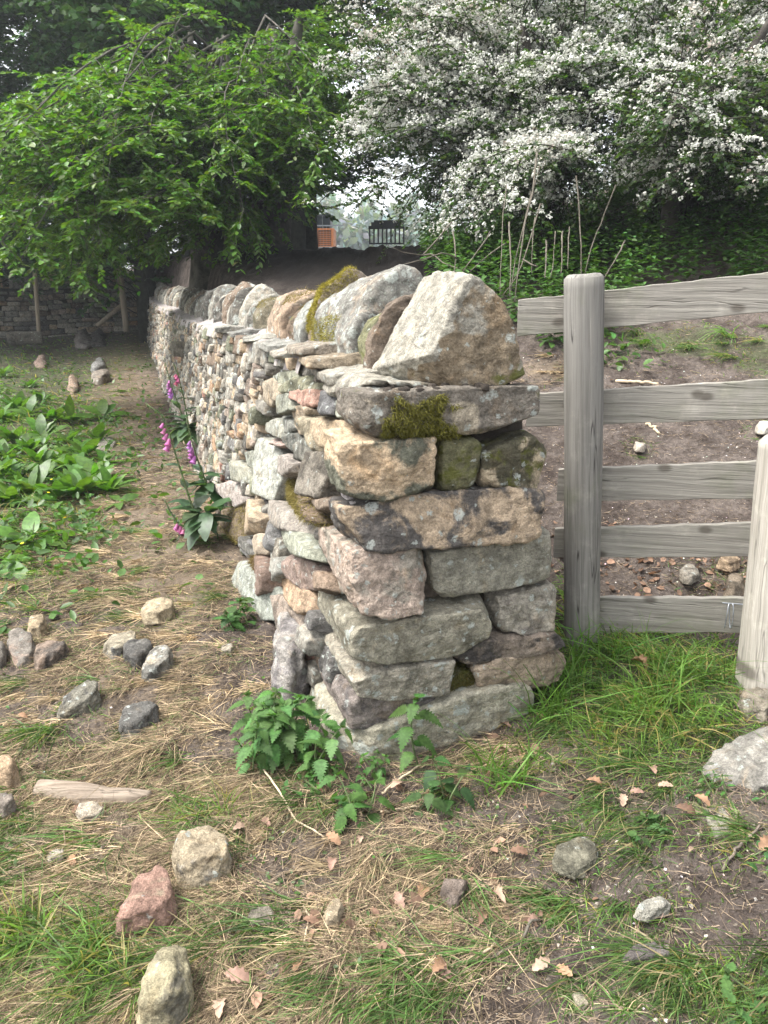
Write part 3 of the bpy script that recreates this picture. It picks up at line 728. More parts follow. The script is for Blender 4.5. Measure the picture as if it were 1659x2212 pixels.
for k in (34,):
    o, V, lv = hero_side[k]; m = (lv[:, 2] > .4) & (lv[:, 0] > 0)
    tuft_moss(o, V[m], np.broadcast_to(axS[2], V[m].shape), 1500, .025, cols=((.10, .07, .03), (.2, .15, .07)))
# corner returns of the end stones occupy the first stretch
for k, dep in ((1, .22), (2, .22), (5, .2), (6, .36), (8, .42), (12, .32), (14, .36), (15, .5)):
    V = E[k][1]; zz = V[:, 2]; occ[:int(dep / occ_st) - 5, int(max(0, np.percentile(zz, 6)) / occ_st):int(np.percentile(zz, 94) / occ_st)] = True
# ------------------------------------------------------------------ side face: the rest is packed from the ground up
r = random.Random(5)
cst = .01; ncol = int(WL / cst)
sky_h = np.zeros(ncol)
scol = np.arange(ncol) * cst
gl = terrain(*(O[:2, None] + A[:2, None] * scol[None] - NR[:2, None] * .03)) - .06
sky_h[:] = gl
topz = 1.165 + .02 * np.sin(scol * .7) + .35 * smooth(13, 21, scol) * .55
topz = topz + 0.0
rubble = MB(); near = []
cnt = 0
while True:
    k = int(np.argmin(sky_h - topz))
    h0 = sky_h[k]
    if h0 >= topz[k] - .03: break
    s0 = k
    tol = .012
    a = k
    while a > 0 and abs(sky_h[a - 1] - h0) < tol and k - a < 40: a -= 1
    b = k
    while b < ncol - 1 and abs(sky_h[b + 1] - h0) < tol and b - a < 60: b += 1
    ext = (b - a + 1) * cst
    low = h0 < .3
    far = scol[a] > 9
    w = r.choice([r.uniform(.05, .10), r.uniform(.08, .16), r.uniform(.12, .24)]) * (1.25 if low else 1.0) * (1.15 if far else 1)
    if ext - w < .05: w = ext
    w = min(w, ext)
    hgt = min(r.choice([r.uniform(.028, .05), r.uniform(.045, .075), r.uniform(.065, .11)]) * (1.35 if low else 1), w * 1.6 + .02)
    if ext < .045: hgt = r.uniform(.03, .06)
    nb = max(1, int(round(w / cst)))
    if h0 + hgt > topz[k] - .03: hgt = topz[k] - h0 + r.uniform(-.008, .014)
    b = min(ncol - 1, a + nb - 1)
    sky_h[a:b + 1] = h0 + hgt
    sA, sB = scol[a], scol[b] + cst
    ia, ib = int(sA / occ_st), int(sB / occ_st); ja, jb = int(max(h0, 0) / occ_st), int(max(h0 + hgt, .01) / occ_st) + 1
    ov = occ[ia:max(ib, ia + 1), ja:jb].mean() if ia < occ_s and ja < occ_z else 0
    if ov > .62: continue
    j = lambda q=.012: r.uniform(-q, q)
    jx = min(.012, w * .10); jz = min(.007, hgt * .12)
    poly = np.array([(sA + j(jx), h0 + j(jz)), (sB + j(jx), h0 + j(jz)), (sB + j(jx), h0 + hgt + j(jz)), (sA + w * r.uniform(.3, .7), h0 + hgt + abs(j(jz))), (sA + j(jx), h0 + hgt + j(jz)), (sA - abs(j(jx * .6)), h0 + hgt * r.uniform(.3, .7)), (sB + abs(j(jx * .6)), h0 + hgt * r.uniform(.3, .7))])
    out = .03 + r.uniform(-.018, .018) - (.04 if ov > .2 else 0)
    if r.random() < .05: out += .03
    c1 = pick(r)
    if sA > 12: c1 = c1 * (1 - .1 * smooth(12, 18, sA))  # far stretch: shade of the overhanging trees put into the stone colour
    res = 14 if sA < 1.6 else 10 if sA < 3.5 else 6 if sA < 7 else 4
    cnt += 1
    V, F, at, lv = face_stone(poly, out, c1, r.uniform(.2, .44), res, 5000 + cnt, p=r.uniform(13, 24), rough=.007 if sA < 5 else .009, depth=.2, t2=c1 * r.choice([.45, .55, 1.3]), patch=r.uniform(.36, .52), moss=r.choice([.2, .24, .28, .34]), facets=1)
    vis = w * hgt / (1.2 + sA) ** 3
    near.append((vis, V, F, at, sA))
near.sort(key=lambda q: -q[0])
for i, (vis, V, F, at, sA) in enumerate(near):
    if i < 100 - face_parts: put("face_stone", V, F, M_STONE, wall, at)
    else: rubble.add(V, F, **at)
rubble.put("face_rubble", M_STONE, wall, kind="stuff")
# one squared stone juts out of the face
V, F, lv = stone(axS, W(*(lambda q: (q[0], BAT * q[1], q[1]))(on_side([z3(350, 555)])[0])) + axS[2] * .06, [(np.array(n, float), d) for n, d in (((1, 0, 0), .10), ((-1, 0, 0), .10), ((0, 1, .1), .075), ((0, -1, 0), .085), ((0, 0, 1), .11), ((0, 0, -1), .12))], (.10, .08, .11), 14, 16, .006, 41)
put("jutting_stone", V, F, M_STONE, wall, stone_attrs(len(V), lin(112, 106, 92), None, .4, .3, .2, 3), label="squared stone jutting out of the face")
# core: unseen dark solid added inside to block light between the stones
gl2 = 1.15
cV = []
for s_ in (.10, 4, 8, 12, 16, WL):
    tz = float(np.interp(s_, scol, topz)) - .03
    for u_, z_ in ((.07, -.3), (BAT * tz + .05, tz), (.66, tz), (.80, -.3)): cV.append(W(s_, u_, z_))
cV = np.array(cV); n = 6
cF = [[i * 4 + j, i * 4 + (j + 1) % 4, i * 4 + 4 + (j + 1) % 4, i * 4 + 4 + j] for i in range(n - 1) for j in range(4)] + [[3, 2, 1, 0], [n * 4 - 4, n * 4 - 3, n * 4 - 2, n * 4 - 1]]
put("wall_core", cV, np.array(cF), M_CORE, wall)
# mirrored back face, coarse
back = MB()
for i in range(420):
    s_ = r.uniform(.3, 12); z_ = r.uniform(.02, 1.15); w = r.uniform(.1, .22); hh = r.uniform(.05, .1)
    c1 = pick(r)
    V, F, lv = stone((A, Z, NR), W(s_, .80 - .12 * z_ - .04, z_), [(np.array(q, float), d) for q, d in (((1, 0, 0), w / 2), ((-1, 0, 0), w / 2), ((0, 1, 0), hh / 2), ((0, -1, 0), hh / 2), ((0, 0, 1), .08), ((0, 0, -1), .08))], (w / 2, hh / 2, .08), 3, 10, .006, 8000 + i, 2)
    back.add(V, F, **stone_attrs(len(V), c1, None, .43, .3, .3, r.uniform(0, 50)))
back.put("back_rubble", M_STONE, wall, kind="stuff")

# ------------------------------------------------------------------ mortar bed and flat cover stones
def s_at(px, u, z):
    lo, hi = 0.0, 21.0
    for _ in range(40):
        m_ = (lo + hi) / 2; x = proj(W(m_, u, z))[0]
        if x > px: lo = m_
        else: hi = m_
    return (lo + hi) / 2
ns, nu = 420, 14
ss = 1.0 + (WL - 1.0) * np.linspace(0, 1, ns) ** 1.5; uu = np.linspace(.13, .36, nu)
SS, UU = np.meshgrid(ss, uu, indexing='ij')
tz = np.interp(SS, scol, topz)
ZZ = tz + .015 + .05 * smooth(.16, .34, UU) + .018 * fbm(np.stack([SS.ravel() * 9, UU.ravel() * 14, np.zeros(SS.size)], 1), 4, 5).reshape(SS.shape)
edge = .045 * fbm(np.stack([SS[:, 0] * 6, SS[:, 0] * 0, SS[:, 0] * 0], 1), 3, 8)[:, None]
UU2 = UU + edge * smooth(.3, .12, UU)
ZZ = np.where(UU < .135, tz - .05, ZZ)
Vm = W(0, 0, 0) + SS[..., None] * A + UU2[..., None] * NR + ZZ[..., None] * Z
ii = np.arange(SS.size).reshape(SS.shape)
put("mortar_bed", Vm.reshape(-1, 3), np.stack([ii[:-1, :-1], ii[1:, :-1], ii[1:, 1:], ii[:-1, 1:]], -1).reshape(-1, 4), M_MORTAR, wall)
for (sa, sb, u0, u1, zz, hh, colr) in ((.30, .66, .10, .40, 1.178, .05, lin(150, 146, 134)), (.55, .95, .09, .34, 1.205, .045, lin(146, 128, 100)), (.80, 1.3, .12, .36, 1.225, .05, lin(140, 128, 112)), (1.15, 1.6, .10, .34, 1.19, .045, lin(150, 142, 128)), (1.5, 1.95, .09, .3, 1.2, .04, lin(132, 134, 130)), (2.0, 2.5, .09, .3, 1.2, .04, lin(140, 140, 132)), (2.6, 3.0, .08, .28, 1.2, .04, lin(120, 122, 120)), (3.2, 3.8, .08, .28, 1.2, .04, lin(140, 140, 132))):
    w = (sb - sa) / 2; d = (u1 - u0) / 2
    V, F, lv = stone((A, norm(Z + .06 * A), -NR), W((sa + sb) / 2, (u0 + u1) / 2, zz), [(np.array(q, float) / np.linalg.norm(q), dd) for q, dd in (((1, 0, .25), w), ((-1, 0, .2), w), ((.05, 1, .12), hh / 2), ((0, -1, 0), hh / 2), ((.12, 0, 1), d), ((0, 0, -1), d))], (w, hh / 2, d), 22, 13, .008, int(sa * 100) + 11, 2, .002)
    put("cover_slab", V, F, M_STONE, wall, stone_attrs(len(V), colr, None, .42, .3, .36, sa * 9))
# trowelled mortar in the bridging-slab joint
q = on_end(wpt(z1, [(470, 1165), (700, 1165), (690, 1195), (480, 1220)]), -.005)
c, pl, h = poly_planes(q)
V, F, lv = stone(axE, W(.09, c[0], c[1]), pl + [(norm(np.array([0, .25, 1.0])), .085), (np.array([0, 0, -1.0]), .09)], (h[0], h[1], .09), 16, 16, .003, 51)
put("mortar_joint", V, F, M_MORTAR, wall)

# ------------------------------------------------------------------ coping stones on edge
def coping(s0, s1, ztop, u0, u1, t1, t2, moss, lich, seed, res, lean=0.0, patch=.42, p=11, label=None):
    r = random.Random(seed)
    zb = float(np.interp((s0 + s1) / 2, scol, topz)) + .0
    if s0 < 3: zb = 1.165
    um = r.uniform(.42, .58)
    prof = [(u0, zb), (u0 + .0, zb + (ztop - zb) * .45), (u0 + (u1 - u0) * .18, zb + (ztop - zb) * r.uniform(.74, .9)), (u0 + (u1 - u0) * um, ztop), (u0 + (u1 - u0) * (um + .25), zb + (ztop - zb) * r.uniform(.8, .93)), (u1, zb + (ztop - zb) * .4), (u1, zb)]
    c, pl, h = poly_planes(np.array(prof), 0, 0)
    hz = (s1 - s0) / 2
    pl += [(norm(np.array([r.uniform(-.1, .1), r.uniform(-.05, .25), 1.0])), hz), (norm(np.array([0, r.uniform(0, .2), -1.0])), hz)]
    for _ in range(4):
        n_ = norm(np.array([r.uniform(-1, .6), r.uniform(-.2, 1), r.choice([-1, 1]) * r.uniform(.3, .9)]))
        pl.append((n_, (abs(n_[0]) * h[0] + abs(n_[1]) * h[1] + abs(n_[2]) * hz) * r.uniform(.68, .84)))
    ax = (NR, norm(Z + lean * A), norm(-A + lean * Z))
    V, F, lv = stone(ax, W((s0 + s1) / 2, c[0], c[1]), pl, (h[0], h[1], hz), res, p, .013, seed)
    o = put("coping_stone", V, F, M_STONE, wall, stone_attrs(len(V), t1, t2, patch, moss, lich, seed * .77), label=label)
    return o, V, lv
bx = [806, 792, 757, 676, 652, 634, 614, 590, 562, 540]
bs = [s_at(x, .25, 1.27) for x in bx]
COPE = [
 (0, 1, 1.46, lin(118, 100, 84), lin(150, 118, 82), .24, .2, "thin dark brown coping stone just behind the end stone", .0),
 (1, 2, 1.42, lin(120, 122, 74), lin(92, 96, 60), .46, .22, "olive green coping stone", .12),
 (2, 3, 1.52, lin(122, 122, 118), lin(150, 132, 112), .22, .54, "large grey coping stone crusted with pale lichen rosettes", .05),
 (3, 4, 1.55, lin(140, 122, 104), lin(110, 104, 96), .34, .25, "tall coping stone topped with a roll of yellow moss", .05),
 (4, 5, 1.45, lin(136, 142, 140), lin(100, 104, 104), .22, .42, "narrow blue grey coping stone", .0),
 (5, 6, 1.44, lin(118, 94, 72), lin(92, 80, 60), .42, .15, "small brown mossy coping stone", .0),
 (6, 7, 1.47, lin(164, 134, 104), lin(120, 104, 84), .34, .2, "sandy orange coping stone", .08),
 (7, 8, 1.45, lin(156, 132, 106), lin(116, 104, 90), .38, .25, None, .1),
 (8, 9, 1.42, lin(116, 108, 84), lin(90, 88, 60), .42, .3, None, .0)]
ccs = []
for i, (a, b, zt, t1, t2, mo, li, lab, ln) in enumerate(COPE):
    ccs.append(coping(bs[a] + .01, bs[b] - .006, zt, .235 + .02 * (i % 2), .63, t1, t2, mo, li, 60 + i, 34, ln, label=lab))
s_ = bs[9]; i = 0
while s_ < WL:
    w = r.uniform(.13, .34) if s_ < 9 else r.uniform(.16, .36)
    zt = float(np.interp(s_, scol, topz)) + r.uniform(.24, .37)
    c1 = [GREY, PALE, DGREY, GREY, BROWN][i % 5] * r.uniform(.8, 1.1)
    coping(s_, s_ + w - .01, zt, .24 + r.uniform(-.03, .03), .62, c1, c1 * .55, r.uniform(.22, .36), r.uniform(.38, .58), 200 + i, 26 if s_ < 6 else 12, r.uniform(-.1, .25))
    s_ += w; i += 1
o, V, lv = ccs[3]
nz_ = vnoise(V * 16, 7) * .5 + vnoise(V * 45, 8) * .3
m = (nz_ > -.42) & (lv[:, 0] < .1) & (lv[:, 0] + .55 * lv[:, 1] > -1.2) & (lv[:, 1] > -.75) & (lv[:, 2] > -.2)
tuft_moss(o, V[m], norm(np.broadcast_to(-NR, V[m].shape) + Z * .8), 11000, .016, cols=((.14, .12, .02), (.36, .31, .07)))
o, V, lv = ccs[2]
m = (lv[:, 0] < -.55) & (lv[:, 1] < .1) & (lv[:, 2] < .3)
tuft_moss(o, V[m], np.broadcast_to(-NR, V[m].shape), 3600, .017, cols=((.12, .11, .03), (.30, .27, .08)))
for k in (5, 6, 8):
    o, V, lv = ccs[k]
    m = (lv[:, 1] > .45)
    tuft_moss(o, V[m], np.broadcast_to(Z, V[m].shape), 2400, .012, cols=((.10, .085, .025), (.24, .19, .06)))
# ------------------------------------------------------------------ wooden fence
FX = norm(np.array([.82, -.18, 0])); FN = np.array([FX[1], -FX[0], 0])      # along the boards, towards the camera
F0 = np.array([.49, 2.885, 0])
def on_plane(q, P0, n):
    d = ray(*q); t = ((P0 - CP) @ n) / (d @ n); return CP + d * t
fence = thing("wooden_fence", "grey weathered wooden fence with one round post and five boards, beside the wall end", "fence", (.76, 2.75, float(terrain(.76, 2.75))))
def put_local(name, V, F, mat, parent, mtx, attrs=None, label=None):
    """mesh in its own axes, so that the grain follows the piece"""
    me = mesh_np(name, V, F, attrs); me.materials.append(mat)
    o = bpy.data.objects.new(name, me); COL.objects.link(o)
    o.parent = parent
    o.matrix_local = Matrix.Translation(-Vector(parent.location)) @ mtx
    if label: o['label'] = label
    return o
RAILS = [((1120, 648), (1121, 727), (1659, 588), (1659, 674), 1.0, None), ((1140, 851), (1140, 922), (1659, 820), (1659, 905), 1.0, None),
         ((1207, 1014), (1204, 1083), (1645, 996), (1640, 1077), .12, "board scratched with pale scuff marks"), ((1199, 1143), (1199, 1205), (1640, 1130), (1640, 1203), .12, None), ((1222, 1290), (1222, 1368), (1640, 1293), (1640, 1367), .12, "lowest board, half sunk in grass")]
for i, (tl, bl, tr, br, ext, lab) in enumerate(RAILS):
    a, b, c_, d_ = [on_plane(q, F0 + np.array([0, .0 + .003 * i, 0]), FN) for q in (tl, bl, tr, br)]
    la, lb, lc, ld = [((p - a) @ FX, p[2] - a[2]) for p in (a, b, c_, d_)]
    Lx = lc[0] + ext
    k = 60
    def lerp(p, q, x): return p[1] + (q[1] - p[1]) * (x - p[0]) / (q[0] - p[0])
    V = []; F = []
    xs = np.linspace(0, Lx, k)
    for j_, x in enumerate(xs):
        zt, zb = lerp(la, lc, x), lerp(lb, ld, x)
        wv = .0016 * math.sin(x * 7 + i) ; zt += .0014 * math.sin(x * 31 + i * 2) + .001 * math.sin(x * 83); zb += .0014 * math.sin(x * 27 + 3 * i)
        th, ch = .024, .0022
        for (y, z) in ((ch, zt), (0, zt - ch), (0, zb + ch), (ch, zb), (th - ch, zb), (th, zb + ch), (th, zt - ch), (th - ch, zt)): V.append((x + (.0015 * random.uniform(-1, 1) if j_ == 0 else 0), y + wv, z))
    for j_ in range(k - 1):
        for q in range(8): F.append((j_ * 8 + q, j_ * 8 + (q + 1) % 8, j_ * 8 + 8 + (q + 1) % 8, j_ * 8 + 8 + q))
    ends = np.array([[7, 6, 5, 4, 3, 2, 1, 0], [(k - 1) * 8 + q for q in range(8)]])
    mtx = Matrix(((FX[0], -FN[0], 0, a[0]), (FX[1], -FN[1], 0, a[1]), (0, 0, 1, a[2]), (0, 0, 0, 1)))
    me_o = put_local("board", np.array(V), [np.array(F), ends], M_RAIL, fence, mtx, label=lab)
    for p in me_o.data.polygons: p.use_smooth = False
def round_post(name, pb, ptop, rb, rt, mat, parent, seed, chamfer=.012, sides=48, lump=.003, label=None, facet=0):
    pb, ptop = np.array(pb, float), np.array(ptop, float); H = np.linalg.norm(ptop - pb); ez = (ptop - pb) / H
    ex = norm(np.cross(np.array([0, 1.0, 0]), ez)); ey = np.cross(ez, ex)
    th = np.linspace(0, 2 * np.pi, sides, endpoint=False); zs = np.concatenate([np.linspace(0, H - chamfer, 50), [H - chamfer * .4, H]])
    V = []
    for i_, z in enumerate(zs):
        R = rb + (rt - rb) * z / H
        if i_ == 50: R -= chamfer * .55
        if i_ == 51: R -= chamfer
        P = np.stack([np.cos(th) * 2, np.sin(th) * 2, np.full(sides, z * 2.2)], 1) + seed
        rr = R + lump * fbm(P, 3, seed) + facet * np.abs(np.sin(th * 2.5 + .7))
        V.append(np.stack([np.cos(th) * rr, np.sin(th) * rr, np.full(sides, z)], 1))
    ring = np.concatenate(V); n = len(zs)
    top = []
    for q in (.66, .33): 
        base_r = V[-1] * np.array([q, q, 1]); base_r[:, 2] = H + .002 * fbm(base_r * 40, 2, seed); top.append(base_r)
    ring = np.concatenate([ring] + top + [np.array([[0, 0, H]])]); n += 2
    ii = np.arange(n * sides).reshape(n, sides); nx = np.roll(ii, -1, 1)
    F = np.stack([ii[:-1], nx[:-1], nx[1:], ii[1:]], -1).reshape(-1, 4)
    T = np.stack([ii[-1], nx[-1], np.full(sides, n * sides)], -1)
    mtx = Matrix([[ex[0], ey[0], ez[0], pb[0]], [ex[1], ey[1], ez[1], pb[1]], [ex[2], ey[2], ez[2], pb[2]], [0, 0, 0, 1]])
    return put_local(name, ring, [F, T], mat, parent, mtx, label=label)
pc = F0 + FX * .27 + FN * .0695
def post_pt(px, py): 
    d = ray(px, py); t = (pc[1]) / d[1]; return CP + d * t
pt_, pb_ = post_pt(1262, 592), post_pt(1260, 1420)
round_post("post", (pb_[0], pc[1], pb_[2] - .1), (pt_[0], pc[1], pt_[2]), .0675, .0675, M_POST, fence, 3, .014)
gate_post = thing("gate_post", "pale rough cleft post leaning at the right edge, thicker at its foot", "post", (1.36, 2.42, float(terrain(1.36, 2.42))))
dgp = 2.42
def gp(px, py):
    d = ray(px, py); return CP + d * (dgp / d[1])
a, b = gp(1712, 935), gp(1666, 1490)
round_post("post", (b[0], b[1], b[2] - .08), (a[0], a[1], a[2]), .112, .092, M_PALE, gate_post, 11, .03, 40, .006, facet=.004)
M_WIRE = simple_mat("galvanised_wire", (.35, .37, .40), .45, .5, 60, .2, .1, .001, .7)
w0 = on_plane((1575, 1330), F0 + FN * .02, FN)
pts = []
for q in np.linspace(0, 1, 24):
    an = q * 2 * np.pi * 1.6; pts.append(w0 + FX * .012 * math.sin(an * .5 + .5) + Z * (.05 * math.cos(an)) + FN * .012 * math.sin(an))
tail = [w0 + Z * .05 + FX * x for x in np.linspace(-.03, .08, 24)]
V, F = tubes(np.array([pts, tail]), np.full((2, 24), .0022), 6)
put("wire_tie", V, F, M_WIRE, gate_post)

# ------------------------------------------------------------------ loose stones on the ground
def ell(cx, cy, w, h, n=9, rot=0.0, seed=0):
    r = random.Random(seed + int(cx)); out = []
    for i in range(n):
        a = 2 * math.pi * (i + r.uniform(-.25, .25)) / n; k = r.uniform(.86, 1.06)
        x, y = math.cos(a) * w / 2 * k, math.sin(a) * h / 2 * k
        out.append((cx + x * math.cos(rot) - y * math.sin(rot), cy + x * math.sin(rot) + y * math.cos(rot)))
    return out
ROCKS = []
def loose(label, poly, hgt, t1, t2=None, patch=.44, moss=.24, lich=.25, res=22, seed=0, group="loose stones fallen by the wall", p=9, rough=.008, facets=5, name="loose_stone", cat="stone", tilt=(0, 0), sink=.25):
    poly = np.array(poly, float)
    g, ok_ = ghit(poly[:, 0].mean(), poly[:, 1].mean() + .25 * np.ptp(poly[:, 1])); g = g[0]
    zc = g[2] + hgt * .38
    P = np.array([(lambda d: (CP + d * ((zc - CAM_H) / d[2]))[:2])(ray(*q)) for q in poly])
    c, pl, h = poly_planes(P, 0, .16)
    ROCKS.append((P.mean(0), np.ptp(P, 0).mean() / 2)); t1 = np.asarray(t1) * .85; t2 = None if t2 is None else np.asarray(t2) * .85
    hgt = hgt * .8; rough = .055 * float(np.ptp(P, 0).mean())
    hz = hgt * (1 + sink) / 2
    n_ = norm(np.array([tilt[0], tilt[1], 1.0])); pl += [(n_, hz * n_[2]), (np.array([0, 0, -1.0]), hz)]
    r = random.Random(seed * 5 + 2)
    for _ in range(facets):
        m_ = norm(np.array([r.uniform(-1, 1), r.uniform(-1, 1), r.uniform(.35, .9)])); pl.append((m_, (abs(m_[0]) * h[0] + abs(m_[1]) * h[1] + m_[2] * hz) * r.uniform(.66, .84)))
    cen = np.array([c[0], c[1], float(terrain(c[0], c[1])) - hgt * sink + hz])
    V, F, lv = stone((np.array([1.0, 0, 0]), np.array([0, 1.0, 0]), Z), cen, pl, (h[0], h[1], hz), res, p, rough, seed + 3)
    o = put(name, V, F, M_STONE, None, stone_attrs(len(V), t1, t2, patch, moss, lich, seed * 1.13 + .5), origin=(c[0], c[1], float(terrain(c[0], c[1]))))
    tag(o, label, cat, group); return o
L_ = lin
